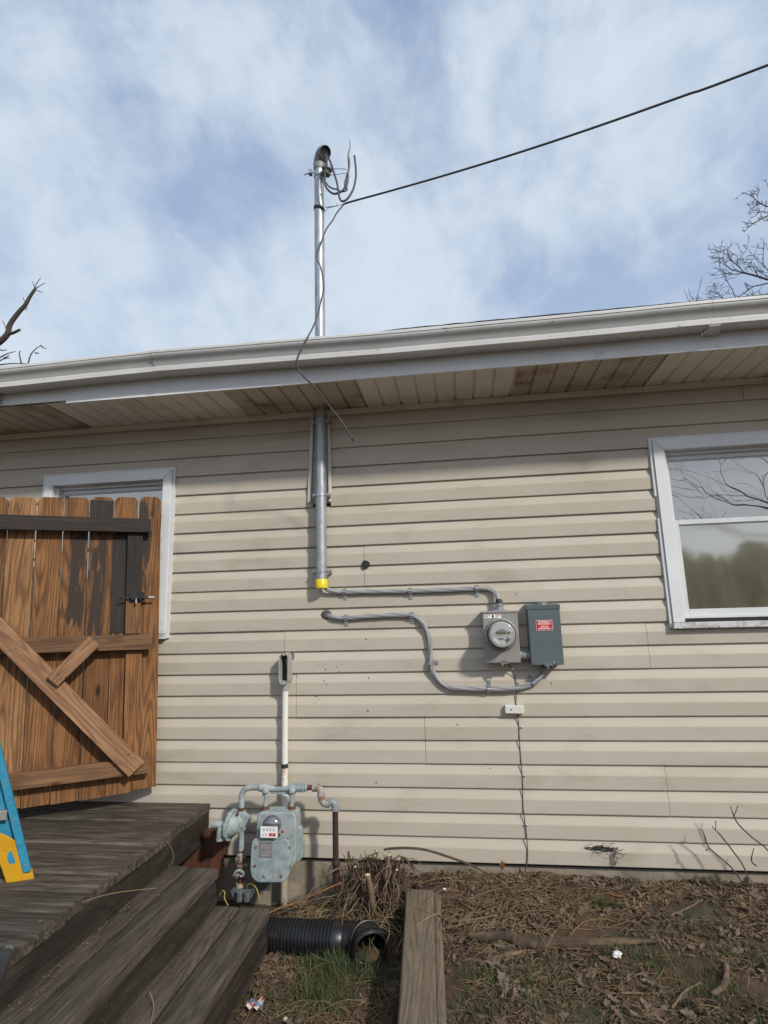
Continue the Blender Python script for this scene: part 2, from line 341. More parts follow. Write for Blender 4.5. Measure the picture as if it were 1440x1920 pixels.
# cedar with a patch of dark stain brushed on in an irregular area of the board
def stained(name, z0, z1, x0, x1):
    m = M_['cedar'].copy(); m.name = name; t = m.node_tree; b = t.nodes['Principled BSDF']; lk = t.links.new
    src = b.inputs['Base Color'].links[0].from_socket
    tcn = t.nodes.new('ShaderNodeTexCoord'); sx = t.nodes.new('ShaderNodeSeparateXYZ')
    q = t.nodes.new('ShaderNodeTexNoise'); q.inputs['Scale'].default_value = 14; q.inputs['Detail'].default_value = 7; mpn = t.nodes.new('ShaderNodeMapping'); mpn.inputs['Scale'].default_value = (2.5, 1, .35); lk(tcn.outputs['Object'], mpn.inputs[0]); lk(mpn.outputs[0], q.inputs[0])
    lk(tcn.outputs['Object'], sx.inputs[0])
    def mt(op, a, c):
        n_ = t.nodes.new('ShaderNodeMath'); n_.operation = op
        for i, v in enumerate((a, c)):
            if isinstance(v, (int, float)): n_.inputs[i].default_value = v
            else: lk(v, n_.inputs[i])
        return n_.outputs[0]
    # signed distance to the patch rectangle, roughened by noise
    dz = mt('SUBTRACT', (z1-z0)/2, mt('ABSOLUTE', mt('SUBTRACT', sx.outputs[2], (z0+z1)/2), 0))
    dx = mt('SUBTRACT', (x1-x0)/2, mt('ABSOLUTE', mt('SUBTRACT', sx.outputs[0], (x0+x1)/2), 0))
    d = mt('MINIMUM', mt('MULTIPLY', dz, .35), dx)
    d = mt('ADD', d, mt('MULTIPLY', mt('SUBTRACT', q.outputs[0], .5), .19))
    r_ = t.nodes.new('ShaderNodeMapRange'); r_.inputs[1].default_value = -.003; r_.inputs[2].default_value = .006; r_.inputs[4].default_value = .93; lk(d, r_.inputs[0])
    mx_ = t.nodes.new('ShaderNodeMixRGB'); lk(r_.outputs[0], mx_.inputs[0]); lk(src, mx_.inputs[1]); mx_.inputs[2].default_value = (.036,.028,.024,1); lk(mx_.outputs[0], b.inputs['Base Color'])
    M_[name] = m
# glass
def glassmat(name, tint, refl, rough=.0, inner=(.03,.03,.028), bump=0, opaque=True):
    m = bpy.data.materials.new(name); m.use_nodes = True; t = m.node_tree; t.nodes.clear(); lk = t.links.new
    o = t.nodes.new('ShaderNodeOutputMaterial'); mx_ = t.nodes.new('ShaderNodeMixShader'); g = t.nodes.new('ShaderNodeBsdfGlossy'); g.inputs['Roughness'].default_value = rough; g.inputs[0].default_value = (*tint, 1)
    if opaque:
        a = t.nodes.new('ShaderNodeBsdfDiffuse'); a.inputs[0].default_value = (*inner, 1)
    else:
        a = t.nodes.new('ShaderNodeBsdfTransparent'); a.inputs[0].default_value = (*inner, 1)
    mx_.inputs[0].default_value = refl; lk(a.outputs[0], mx_.inputs[1]); lk(g.outputs[0], mx_.inputs[2]); lk(mx_.outputs[0], o.inputs[0])
    if bump:
        q = t.nodes.new('ShaderNodeTexNoise'); q.inputs['Scale'].default_value = 3.2; q.inputs['Detail'].default_value = 1.5; tc_ = t.nodes.new('ShaderNodeTexCoord'); lk(tc_.outputs['Object'], q.inputs[0])
        bn = t.nodes.new('ShaderNodeBump'); bn.inputs['Strength'].default_value = bump; bn.inputs['Distance'].default_value = .02; lk(q.outputs[0], bn.inputs['Height']); lk(bn.outputs[0], g.inputs['Normal'])
    M_[name] = m
glassmat('window_glass', (1,.97,.91), .38, inner=(.075,.07,.055), bump=.10)
glassmat('window_glass_soft', (1,.98,.90), .46, inner=(.12,.105,.07), bump=.10, rough=.055)
glassmat('dome_glass', (1,1,1), .25, inner=(.09,.095,.09), rough=.12)
glassmat('meter_glass', (1,1,1), .13, inner=(.93,.93,.93), opaque=False, rough=.03)

# ================================================================== LARGE STRUCTURE
CH = .1143                      # siding course height
def gz(x, y):                   # ground height
    def ss(a, b_, v): v = max(0, min(1, (v-a)/(b_-a))); return v*v*(3-2*v)
    right = -.752 + .055*min(0, max(y, -6)) + .012*math.sin(x*2.1+.5)
    left = -.915 + .03*min(0, max(y, -6))
    edge = -.335 - .06*min(0, max(y, -3))   # timber's left edge
    k = ss(edge+.01, edge+.05, x)
    mound = .10*math.exp(-((x+.47)**2/.03 + (y+.10)**2/.03))
    left += .12*ss(-.75, -.36, x)*ss(-.28, -.02, y) + mound
    h = left*(1-k) + right*k
    h += .022*(mnoise.noise(V((x*3.1, y*3.1, 1.3)))) + (.010*mnoise.noise(V((x*13, y*13, 5))) + .006*mnoise.noise(V((x*27, y*27, 9))) if abs(x) < 3 and y > -3 else 0)
    far = math.hypot(x, y+1)
    if far > 8: h -= .0
    return h
xs = []; x = -240.
def spaced(a, b_, mid0, mid1, d):
    out = [mid0+i*d for i in range(int((mid1-mid0)/d)+1)]
    s = d; p = mid1
    while p < b_: s *= 1.35; p += s; out.append(min(p, b_))
    s = d; p = mid0; pre = []
    while p > a: s *= 1.35; p -= s; pre.append(max(p, a))
    return pre[::-1]+out
GX = spaced(-260, 260, -2.4, 2.4, .024); GY = spaced(-260, 260, -2.2, .12, .024)
g = MB(); nx = len(GX)
def hill(x, y):
    if y > -14: return 0
    return max(0, (-y-14))*.045 + 1.2*mnoise.noise(V((x*.03, y*.03, 0)))*min(1, (-y-14)/20)
g.v = [V((x, y, gz(x, y)+hill(x, y))) for y in GY for x in GX]
g.f = [[j*nx+i, j*nx+i+1, (j+1)*nx+i+1, (j+1)*nx+i] for j in range(len(GY)-1) for i in range(nx-1)]
tag(g.build('ground', 'soil', smooth='all', fixn=False), kind='structure')

house = empty('house', (0, 0, -.69))
tag(house, 'single storey house clad in beige horizontal vinyl siding under a vented eave', 'house')
# ---- openings in the siding
WL = (-2.516, -1.652, .430, 1.430); WR = (1.034, 1.900, .424, 1.421)
SLOT = (-.818, -.704, 1.168)
XA, XB = -5.2, 4.6
seams = {6: [-.5215], 2: [-.9756, .9242], 0: [-.908, 2.6], -2: [-.2204], -4: [.9396, -3.4], 14: [1.543], 12: [-3.1], 10: [2.9], 4: [-2.9, 2.3], 8: [-3.2, 3.1]}
def wav(x, z):                  # slight waviness of hung vinyl
    return .0016*mnoise.noise(V((x*1.7, z*5, 3))) + .0007*mnoise.noise(V((x*6, z*9, 8)))
def zwav(x, z): return .0013*mnoise.noise(V((x*1.1, math.floor(z/CH+.5)*3.3, 11)))
sid = MB()
PROF = [(0.0, -.0120), (.003, -.0130), (.062, -.0152), (.066, -.0146), (.1085, -.0012), (.1143, -.0010)]   # (z above course bottom, y)
def course(k, x0, x1, dy):
    z0 = k*CH; cuts = []
    if z0 < 1.43 and z0+CH > .425: pass
    segs = [(x0, x1)]
    def cut(segs, a, b_, lo, hi):
        if z0 >= hi-.002 or z0+CH <= lo+.002: return segs
        o = []
        for s0, s1 in segs:
            if s1 <= a or s0 >= b_: o.append((s0, s1)); continue
            if s0 < a: o.append((s0, a))
            if s1 > b_: o.append((b_, s1))
        return o
    segs = cut(segs, WL[0]+.03, WL[1]-.03, WL[2]+.06, WL[3]-.06); segs = cut(segs, WR[0]+.03, WR[1]-.03, WR[2]+.06, WR[3]-.06)
    segs = cut(segs, SLOT[0]+.004, SLOT[1]-.004, SLOT[2], 9)
    for s0, s1 in segs:
        n = max(1, int((s1-s0)/.06)); o = len(sid.v); m = len(PROF)+1
        for i in range(n+1):
            x = s0+(s1-s0)*i/n
            sid.v.append(V((x, .0005+dy, z0+.0008+zwav(x, z0))))
            for zz, yy in PROF: sid.v.append(V((x, yy+dy-wav(x, z0+zz)-.0002, z0+zz+(zwav(x, z0) if zz < .01 else 0)*(1 if zz < .01 else 0))))
        for i in range(n):
            for j in range(m-1): sid.f.append([o+i*m+j, o+(i+1)*m+j, o+(i+1)*m+j+1, o+i*m+j+1])
        sid.f.append([o+j for j in range(m)]); sid.f.append([o+n*m+j for j in range(m)][::-1])
for k in range(-6, 15):
    pk = k if k % 2 == 0 else k-1
    ss_ = sorted(seams.get(pk, [])); edges = [XA]+ss_+[XB]
    for i in range(len(edges)-1):
        dy = -.0018 if i % 2 else 0
        a = edges[i]+(.0011 if i else 0); b_ = edges[i+1]-(.0011 if i < len(edges)-2 else 0)
        course(k, a, b_, dy)
sid.build('siding', 'vinyl_siding', house)
sh = MB()               # sheathing behind the siding, with the window holes
for a, b_, lo, hi in ((XA, WL[0]+.03, -.70, 1.72), (WL[1]-.03, WR[0]+.03, -.70, 1.72), (WR[1]-.03, XB, -.70, 1.72), (WL[0]+.03, WL[1]-.03, -.70, WL[2]+.03), (WL[0]+.03, WL[1]-.03, WL[3]-.03, 1.72), (WR[0]+.03, WR[1]-.03, -.70, WR[2]+.03), (WR[0]+.03, WR[1]-.03, WR[3]-.03, 1.72)):
    sh.box((a, .004, lo), (b_, .03, hi))
sh.box((XA, .03, -.7), (XA+.03, 8, 1.72)); sh.box((XB-.03, .03, -.7), (XB, 8, 1.72)); sh.box((XA, 8, -.7), (XB, 8.03, 1.72))
sh.build('sheathing', 'dark_gap', house)
MB().box((XA, -.032, 1.692), (XB, -.004, 1.7135)).box((XA, -.02, 1.683), (XB, -.016, 1.6925)).build('frieze_trim', 'soffit', house, bevel=.001)
fd = MB()
for i in range(60):
    pass
fd.box((XA, .018, -1.6), (XB, .2, -.684))
fdo = fd.build('foundation', 'foundation', house)
# gable ends above the side walls
for X in (XA, XB-.02): MB().prism([(X, -.02, 1.71), (X, 8.05, 1.71), (X, 4.0, 3.1)], (.02, 0, 0)).build('gable', 'vinyl_siding', house)
# ---- soffit with grooves every 4 inches, vented panels as their own part
SZ = 1.715; P4 = .1016; FY = -.437
def soffit(mb, x0, n):
    for i in range(n):
        a = x0+i*P4; vs = []
        prof = [(0, 0), (P4-.014, 0), (P4-.0105, .010), (P4-.004, .010), (P4, 0)]
        o = len(mb.v)
        for dx, dz in prof:
            for Y in (-.004, FY+.003): mb.v.append(V((a+dx, Y, SZ+dz+.0015*mnoise.noise(V((a*2, Y, 0))))))
        mb.f += [[o+2*j, o+2*j+1, o+2*j+3, o+2*j+2] for j in range(len(prof)-1)]
so_, sv_ = MB(), MB()
x = -1.19-P4*42; vent = [(-1.19, 7), (-1.19+15*P4, 7), (-1.19-17*P4, 7)]
def isvent(xc): return any(a-.01 <= xc < a+n*P4-.01 for a, n in vent)
cur, cv_ = MB(), isvent(x+.05)
while x < XB+.6:
    if isvent(x+.05) != cv_: cur.build('vent_panel' if cv_ else 'soffit', 'soffit_vent' if cv_ else 'soffit', house, fixn=False); cur = MB(); cv_ = not cv_
    soffit(cur, x, 1); x += P4
cur.build('vent_panel' if cv_ else 'soffit', 'soffit_vent' if cv_ else 'soffit', house, fixn=False)
MB().box((XA-.6, -.43, SZ+.03), (XB+.6, .03, SZ+.04)).build('eave_board', 'dark_gap', house)
# ---- fascia and gutter
def strip(mb, xs_, prof_fn):
    o = len(mb.v); m = None
    for x in xs_:
        p = prof_fn(x); m = len(p)
        for yy, zz in p: mb.v.append(V((x, yy, zz)))
    for i in range(len(xs_)-1):
        for j in range(m-1): mb.f.append([o+i*m+j, o+(i+1)*m+j, o+(i+1)*m+j+1, o+i*m+j+1])
    return mb
XE0, XE1 = XA-.5, XB+.5
fa = MB()
def rng(a, b_, d): n = max(1, int((b_-a)/d)); return [a+(b_-a)*i/n for i in range(n+1)]
def fprof(dy, zb, s):
    return lambda x: [(FY+.012+dy, zb+.001), (FY+dy-.001, zb+.0004*math.sin(9*x)), (FY+dy+.0012*mnoise.noise(V((x*3, s, 0))), zb+.05), (FY+dy+.0012*mnoise.noise(V((x*3, s, 2))), zb+.10), (FY+dy, 1.862)]
strip(fa, rng(XE0, -2.075, .1), fprof(.004, 1.725, 1)); strip(fa, rng(-2.082, -.0, .1), fprof(0, 1.708, 2)); strip(fa, rng(-.004, .64, .1), fprof(-.0015, 1.707, 3)); strip(fa, rng(.630, 2.31, .1), fprof(-.0005, 1.708, 3)); strip(fa, rng(2.303, XE1, .1), fprof(-.001, 1.707, 4))
fao = fa.build('fascia', 'white_alu', house, fixn=False)
sm = fao.modifiers.new('thick', 'SOLIDIFY'); sm.thickness = .0015; sm.offset = 1
def gdz(x):
    pts = [(-6, -.02), (-2.45, -.001), (-1.5, .014), (-.9, .006), (-.35, .0), (.4, -.003), (1.15, .003), (2, .0), (6, .0)]
    for (a, za), (b_, zb) in zip(pts, pts[1:]):
        if a <= x <= b_: return za+(zb-za)*(x-a)/(b_-a)
    return 0
GP0 = [(-.442, 1.893), (-.442, 1.789), (-.50, 1.786), (-.5245, 1.787), (-.5275, 1.789), (-.529, 1.812), (-.5275, 1.8135), (-.5275, 1.8165), (-.531, 1.822), (-.537, 1.832), (-.546, 1.843), (-.556, 1.852), (-.5625, 1.861), (-.5645, 1.868), (-.5645, 1.8705), (-.568, 1.872), (-.568, 1.884), (-.566, 1.887), (-.556, 1.886)]
GP = GP0[:8]+[(p.y, p.z) for p in cr_pts([V((0, a, b_)) for a, b_ in GP0[7:14]], 4)[1:-1]]+GP0[13:]
def gprof(s): return lambda x: [(y_-s*.6, z_+gdz(x)+.0018*mnoise.noise(V((x*1.8, 0, s)))) for y_, z_ in GP]
gt = MB(); strip(gt, rng(XE0, -1.50, .09), gprof(0)); strip(gt, rng(-1.50, 1.195, .09), gprof(.0025)); strip(gt, rng(1.197, XE1, .09), gprof(.001))
go = gt.build('gutter', 'gutter_alu', house, fixn=False); sm = go.modifiers.new('thick', 'SOLIDIFY'); sm.thickness = .0015; sm.offset = -1
jb = MB(); strip(jb, rng(-1.522, -1.482, .02), lambda x: [(y_-.004, z_+gdz(-1.5)-.0015) for y_, z_ in GP[1:]]); jb.build('joint_sleeve', 'gutter_alu', go, fixn=False)
for dx, dz in ((-.012, .050), (.012, .051)): MB().ellipsoid((-1.502+dx, -.5575, 1.787+dz+.014), (.003, .003, .003), 8, 5).build('rivet', 'dark_gap', go)
MB().prism([(1.185, -.445, 1.776), (1.262, -.445, 1.776), (1.235, -.53, 1.784), (1.185, -.53, 1.784)], (0, 0, -.0025)).build('bracket', 'gutter_alu', go)
MB().box((-2.53, -.50, 1.735), (-2.47, -.445, 1.778)).build('downspout_outlet', 'gutter_alu', go, bevel=.006)
# ---- roof
rf = MB(); sl_ = .31
for i, x in enumerate(rng(XE0, XE1, .045)[:-1]):
    pass
def edge_z(x): return 1.900 + (.031*min(1, (x+1.0)/.8) if x > -1.0 else -.004) + .003*mnoise.noise(V((x*14, 0, 0)))
xr = rng(XE0, XE1, .03); o = 0
for x in xr:
    z = edge_z(x); ye = -.497+.004*mnoise.noise(V((x*9, 4, 0)))
    rf.v += [V((x, ye, z-.007)), V((x, ye, z)), V((x, 4.0, z+sl_*4.5)), V((x, 8.5, z)), V((x, 8.5, z-.03)), V((x, 4, z+sl_*4.5-.04)), V((x, -.437, z-.03))]
for i in range(len(xr)-1):
    for j in range(7): rf.f.append([i*7+j, (i+1)*7+j, (i+1)*7+(j+1) % 7, i*7+(j+1) % 7])
rf.f.append(list(range(7))); rf.f.append([(len(xr)-1)*7+j for j in range(7)][::-1])
rf.build('roof', 'shingle', house)
# ---- windows
def window(R, notch):
    x0, x1, z0, z1 = R
    wf = MB()
    # thin outer lip
    lw = .016
    if notch:
        wf.box((x0, -.026, z0), (x0+lw, -.008, 0.985)); wf.box((x0, -.026, 1.10), (x0+lw, -.008, z1))
        wf.box((x0+.008, -.0245, .985), (x0+lw+.001, -.006, 1.10))
    else: wf.box((x0, -.026, z0), (x0+lw, -.008, z1))
    wf.box((x1-lw, -.026, z0), (x1, -.008, z1)); wf.box((x0+lw, -.026, z1-lw), (x1-lw, -.008, z1))
    fr = wf.build('window_frame', 'white_vinyl', house, bevel=.0015)
    cw = .072
    tr = MB(); yf, yb = -.034, .03
    tr.prism([(x0+lw+.001, yf, z0+.028), (x0+cw, yf, z0+.028), (x0+cw, yf, z1-cw), (x0+lw+.001, yf, z1-lw-.001)], (0, yb-yf, 0))
    tr.prism([(x1-lw-.001, yf, z0+.028), (x1-cw, yf, z0+.028), (x1-cw, yf, z1-cw), (x1-lw-.001, yf, z1-lw-.001)], (0, yb-yf, 0))
    tr.prism([(x0+lw+.003, yf-.0006, z1-lw-.001), (x1-lw-.003, yf-.0006, z1-lw-.001), (x1-cw-.002, yf-.0006, z1-cw), (x0+cw+.002, yf-.0006, z1-cw)], (0, yb-yf, 0))
    tr.build('casing', 'white_alu', fr, bevel=.001)
    sl2 = MB(); sl2.box((x0+.012, -.048, z0-.004), (x1-.012, -.010, z0+.026)); sl2.build('sill', 'grimy_sill', fr, bevel=.002)
    MB().box((x0+cw-.005, -.01, z0+.026), (x1-cw+.005, .05, z0+.034)).build('sill_gap', 'dark_gap', fr)  # dark strip stands in for the shaded recess above the sill
    ja = MB(); a0, a1 = x0+cw-.004, x1-cw+.004; b0, b1 = z0+.062, z1-cw+.006
    ja.box((a0, -.002, b0-.006), (a0+.022, .06, b1)); ja.box((a1-.022, -.002, b0-.006), (a1, .06, b1)); ja.box((a0+.022, .012, b1-.026), (a1-.022, .06, b1)); ja.box((a0, .0005, b0-.018), (a1, .07, b0-.006))
    ja.box((a0, .03, z0+.03), (a1, .07, b0-.018))
    ja.build('jamb', 'white_vinyl', fr, bevel=.001)
    # two sashes
    c0, c1 = a0+.022, a1-.022; zm = z0+.535
    for nm, (l, h, y) in {'upper_sash': (zm-.012, b1-.026, .034), 'lower_sash': (b0-.006, zm+.016, .014)}.items():
        s = MB(); rw = .018 if nm[0] == 'u' else .026; bw = .022 if nm[0] == 'u' else .034
        s.box((c0, y, l), (c0+rw, y+.024, h)); s.box((c1-rw, y, l), (c1, y+.024, h)); s.box((c0+rw, y-.001, h-.024), (c1-rw, y+.024, h)); s.box((c0+rw, y-.001, l), (c1-rw, y+.024, l+bw))
        s.box((c0+rw, y+.006, h-.03), (c1-rw, y+.02, h-.024))
        so2 = s.build('sash', 'white_vinyl', fr, bevel=.001)
        MB().box((c0+rw-.002, y+.012, l+bw-.002), (c1-rw+.002, y+.016, h-.022)).build('pane', 'window_glass' if nm[0] == 'u' else 'window_glass_soft', fr)
    return fr
window(WL, False); window(WR, True)
# ---- trim channels where the mast passes and a dark back board
ch = MB()
def chan(xt, xb, s):
    for y0, y1, a, b_ in ((-.030, -.026, 0, .017), (-.028, .003, 0, .003), (-.004, .0, 0, .0125)):
        ch.prism([(xt+s*a, y0, 1.712), (xt+s*b_, y0, 1.712), (xb+s*b_, y0, SLOT[2]), (xb+s*a, y0, SLOT[2])], (0, y1-y0, 0))
MB().box((SLOT[0]-.002, .0012, SLOT[2]-.004), (SLOT[1]+.002, .0035, 1.714)).build('slot_back', 'channel_vinyl', house)
chan(-.803, -.822, -1)
ch.build('channel_trim', 'channel_vinyl', house)
ch = MB(); chan(-.722, -.716, 1); ch.build('channel_trim', 'channel_vinyl', house)
rnd = random.Random(77)
for (x, y, s_) in ((687,1198,.0055), (691,1271,.0055), (690,1332,.006), (611,1254,.004), (633,1251,.006), (636,1258,.005), (607,1277,.006), (612,1283,.004), (592,1306,.007), (597,1311,.005), (590,1318,.004), (858,1358,.004), (1034,1281,.004), (914,1434,.008), (919,1441,.005), (706,1467,.005), (968,1113,.005), (962,1118,.003), (555,1268,.004)):
    p = at(x, y, -.0145); q_ = MB(); st_ = rnd.uniform(.4, 1.6); zz = (p.z/CH-math.floor(p.z/CH))*CH; yy = -.0188 if zz < .066 else -.0188+.0135*(zz-.064)/.0445
    q_.add([V((p.x+s_*math.cos(k*.785)*rnd.uniform(.5, 1.2), yy, p.z+s_*st_*math.sin(k*.785)*rnd.uniform(.4, 1))) for k in range(8)], [list(range(8))]); q_.build('stain_mark', 'stain', house, fixn=False)
# torn patch low on the siding
tp = MB(); c = at(1130, 1592, -.0155); rnd = random.Random(3)
ring = []
for i in range(40):
    a = 2*math.pi*i/40; rr_ = 1+.35*rnd.uniform(-1, 1); ring.append(V((c.x+.075*math.cos(a)*rr_, -.0155-wav(c.x, c.z), c.z+.012*math.sin(a)*rr_-.01*math.cos(a)*0)))
tp.add(ring+[V((c.x, -.0158, c.z))], [[i, (i+1) % 40, 40] for i in range(40)])
tp.build('torn_hole', 'dark_gap', house)
fk = MB()
for i in range(46):
    p = V((c.x+rnd.gauss(0, .045), -.0165-rnd.random()*.01, c.z+rnd.gauss(0, .011)-(.02 if rnd.random() < .2 else 0))); l = rnd.uniform(.010, .034); a = rnd.gauss(0, .3); d = V((math.cos(a)*l, rnd.uniform(-.006, .004), math.sin(a)*l)); h = V((rnd.uniform(-.002, .002), rnd.uniform(-.005, .002), rnd.uniform(.002, .006)))
    fk.add([p, p+d, p+d+h*.5, p+h], [(0, 1, 2, 3)])
for i in range(12):
    p = V((c.x+.05+rnd.uniform(-.012, .012), -.018, c.z-.005)); fk.tube([p, p+V((rnd.uniform(-.01, .006), -.004, -.025)), p+V((rnd.uniform(-.012, .004), -.003, -.05-rnd.random()*.02))], .0012, 4)
fk.build('torn_flake', 'torn', house)
# ================================================================== OBJECTS
# ---- service mast
MX, MY = at(600.5, 700, -.062).x, -.062
mast = empty('service_mast', (MX, MY, .67)); tag(mast, 'galvanised steel service mast rising up the wall through the eave to the sky', 'mast')
zt, zb_ = at(599, 312, MY).z, at(603, 1088, MY).z
MB().lathe((MX, MY, zb_), (0, 0, 1), [(0, .0302), (zt-zb_, .0302)], 32).build('pipe', 'galvanised', mast, smooth=True)
MB().lathe((MX, MY, zb_-.045), (0, 0, 1), [(0, .030), (.002, .0335), (.048, .0335), (.05, .032)], 32).build('coupling_cap', 'yellow_cap', mast, smooth=True, bevel=.001)
wh = MB(); wh.lathe((MX, MY, zt-.03), (0, 0, 1), [(0, .034), (.03, .036), (.05, .036), (.051, .034)], 28)
dv = V((.62, -.55, 0)).normalized()
pc = [V((MX, MY, zt+.012)), V((MX, MY, zt+.032))+dv*.006, V((MX, MY, zt+.058))+dv*.028, V((MX, MY, zt+.063))+dv*.052, V((MX, MY, zt+.052))+dv*.070]
wh.tube(pc, [.033, .037, .041, .041, .040], 24, sub=4, cap=False)
who = wh.build('weatherhead', 'cast_alu', mast, smooth=True)
sm = who.modifiers.new('t', 'SOLIDIFY'); sm.thickness = .003
e = pc[-1]; ax = (pc[-1]-pc[-2]).normalized(); MB().lathe(e-ax*.012, ax, [(0, .0375), (.004, .0375)], 24).build('dark_mouth', 'black_rubber', who)  # dark disc stands in for the shade inside the open hood
cl_ = MB(); cl_.lathe((MX, MY, at(597, 326, MY).z-.03), (0, 0, 1), [(0, .031), (.001, .0335), (.034, .0335), (.035, .031)], 28)
zc = at(597, 326, MY).z-.012; cl_.tube([(MX-.02, MY-.03, zc), (MX-.085, MY-.045, zc-.02)], .005, 8); cl_.box((MX-.055, MY-.055, zc-.022), (MX-.035, MY-.025, zc+.006))
cl_.build('clamp', 'zinc', mast, smooth=True)
ic = at(619, 318, -.10); ins = MB(); ins.lathe(ic+V((-.03, .005, -.036)), (.25, -.1, 1), [(0, .014), (.006, .026), (.016, .03), (.022, .02), (.034, .02), (.04, .033), (.05, .033), (.062, .026), (.066, .012)], 20)
ins.tube([V((MX+.02, MY, zc)), ic+V((-.03, .005, 0))], .008, 8); ins.build('insulator', 'cast_alu', mast, smooth=True)
for zz, nm in ((at(600, 797, 0).z, 0), (at(602, 933, 0).z, 0), (at(603, 1073, 0).z, 0)):
    st = MB(); zz = at(602, {0: 0}.get(nm, 0) or 0, 0).z if False else zz
    st.lathe((MX, MY, zz-.010), (0, 0, 1), [(0, .0306), (.0005, .0325), (.0205, .0325), (.021, .0306)], 28)
    for s in (-1, 1):
        st.box((MX+s*.030, -.058, zz-.010), (MX+s*.052, -.052, zz+.010)); st.box((MX+s*.049, -.058, zz-.010), (MX+s*.052, -.016, zz+.010)); st.tube([(MX+s*.041, -.072, zz), (MX+s*.041, -.045, zz)], .006, 8)
    st.build('strap', 'zinc', mast, bevel=.001)
tw = MB()
zw = at(600, 392, MY).z
for k in range(3):
    P = []
    for i in range(17):
        a = math.pi*(.0+1.0*i/16)+math.pi; P.append((MX+.033*math.cos(a), MY+.033*math.sin(a), zw-.012+k*.008-.010*math.cos(a)))
    tw.tube(P, .0022, 5)
tw.build('tie_wire', 'dark_wire', mast)
# ---- loose conductors at the mast head
def zp(cx, cy_, Y): return at(540+cx/7.11, 230+cy_/7.11, Y)
def curve(name, pts, r, m, label, cat, group=None, n=8, sub=5, at0=None):
    mb = MB(); mb.tube(pts, r, n, sub=sub); o = mb.build(name, m, smooth='all', at0=at0 or pts[0]); tag(o, label, cat, group); return o
G = 'loose conductors hanging from the weatherhead'
curve('conductor', [zp(505,430,-.16), zp(520,500,-.17), zp(497,640,-.16), zp(492,790,-.15), zp(520,880,-.15), zp(600,945,-.15), zp(680,935,-.15), zp(740,890,-.15), zp(785,790,-.15), zp(798,700,-.15)], .0062, 'dark_wire', 'dark conductor hooking under the weatherhead insulator in a short low loop', 'cable', G)
curve('conductor', [zp(540,470,-.15), zp(575,545,-.17), zp(620,690,-.17), zp(655,810,-.17), zp(678,960,-.17), zp(700,1030,-.17), zp(740,1047,-.17), zp(800,1005,-.17), zp(868,890,-.17), zp(903,740,-.17), zp(903,600,-.17), zp(885,440,-.17)], .0062, 'dark_wire', 'longest dark conductor making a deep U and ending upright beside the mast head', 'cable', G)
curve('conductor', [zp(500,790,-.13), zp(540,845,-.13), zp(600,880,-.13), zp(655,890,-.13), zp(700,912,-.13), zp(745,918,-.13), zp(785,895,-.14)], .0045, 'dark_wire', 'thin conductor crossing behind the loops to the copper splice', 'cable', G)
sp = MB()
sp.tube([zp(775,890,-.14), zp(750,820,-.14), zp(770,740,-.14), zp(790,660,-.14)], .0032, 6, sub=4)
sp.tube([zp(780,900,-.145), zp(800,800,-.14), zp(808,720,-.14), zp(795,660,-.14)], .0032, 6, sub=4)
sp.tube([zp(785,900,-.14), zp(775,780,-.15), zp(800,690,-.14), zp(812,560,-.14), zp(803,440,-.14), zp(828,310,-.14), zp(810,215,-.14)], [.006,.006,.0065,.0065,.005,.0035,.0015], 6, sub=4)
sp.tube([zp(790,700,-.15), zp(822,560,-.15), zp(815,440,-.15)], [.003,.004,.001], 5, sub=4)
tag(sp.build('bare_strand', 'old_wire', smooth='all', at0=zp(785,900,-.14)), 'frayed bare wire strands standing straight up beside the mast head', 'wire')
curve('thin_wire', [zp(560,612,-.10), zp(640,616,-.12), zp(750,618,-.14), zp(782,632,-.14)], .0022, 'old_wire', 'upper of two thin straight wires from the insulator to the frayed strands', 'wire', 'thin wires from the insulator', n=5)
curve('thin_wire', [zp(560,700,-.10), zp(640,690,-.12), zp(765,676,-.14)], .002, 'old_wire', 'lower of two thin straight wires from the insulator to the frayed strands', 'wire', 'thin wires from the insulator', n=5)
# ---- overhead cable and its slack tail
def ap(pts): return [at(*p) for p in pts]
c0_ = at(652, 380, -.13); c1_ = at(1440, 122, -.80); dd = (c1_-c0_)
pole = c1_+dd*4
line = []
for i in range(25):
    tt = 5.0*i/24; p = c0_+dd*tt; s_ = (tt/5); line.append(p)
line = [c0_+dd*t_+V((0, 0, -.035*math.sin(math.pi*min(1, t_)))) for t_ in [0, .12, .25, .4, .55, .7, .85, 1.0]] + [c1_+dd*k+V((0, 0, .11*k+.05*k*k)) for k in (1, 2, 3, 4)]
tail = ap([(663.4,827.7,-.40), (642.5,793,-.43), (622,767,-.46), (595.8,732,-.52), (569.5,706,-.575), (557.5,688,-.59), (556.4,676,-.60), (566.6,650,-.60), (590,606.6,-.57), (603,560,-.40), (607,535,-.33), (601,500,-.24), (596,490,-.20), (594,479,-.17), (600.5,460.7,-.15), (607.5,439.6,-.14), (614.5,425.5,-.14), (624,413,-.14), (631,400,-.13), (642.7,385.5,-.13)])
oc = MB(); oc.tube(tail, .0042, 8, sub=4); oc.tube([at(642.7, 385.5, -.13)]+line, [.0045]+[.0056]*(len(line)), 8, sub=4)
tag(oc.build('overhead_cable', 'dark_wire', smooth='all', at0=c0_), 'long dark overhead cable slanting down across the sky with a slack tail over the gutter', 'cable')
mw = MB()
mw.tube(ap([(609,388,-.10), (618,389,-.11), (628,387,-.12), (640,384,-.12), (655,378,-.13)]), .0018, 5, sub=3)
for k in range(9): p = at(612+k*2.2, 388.5-k*.3, -.11); mw.tube([p+V((0, -.006, -.008)), p+V((.004, .006, .008))], .0016, 4)
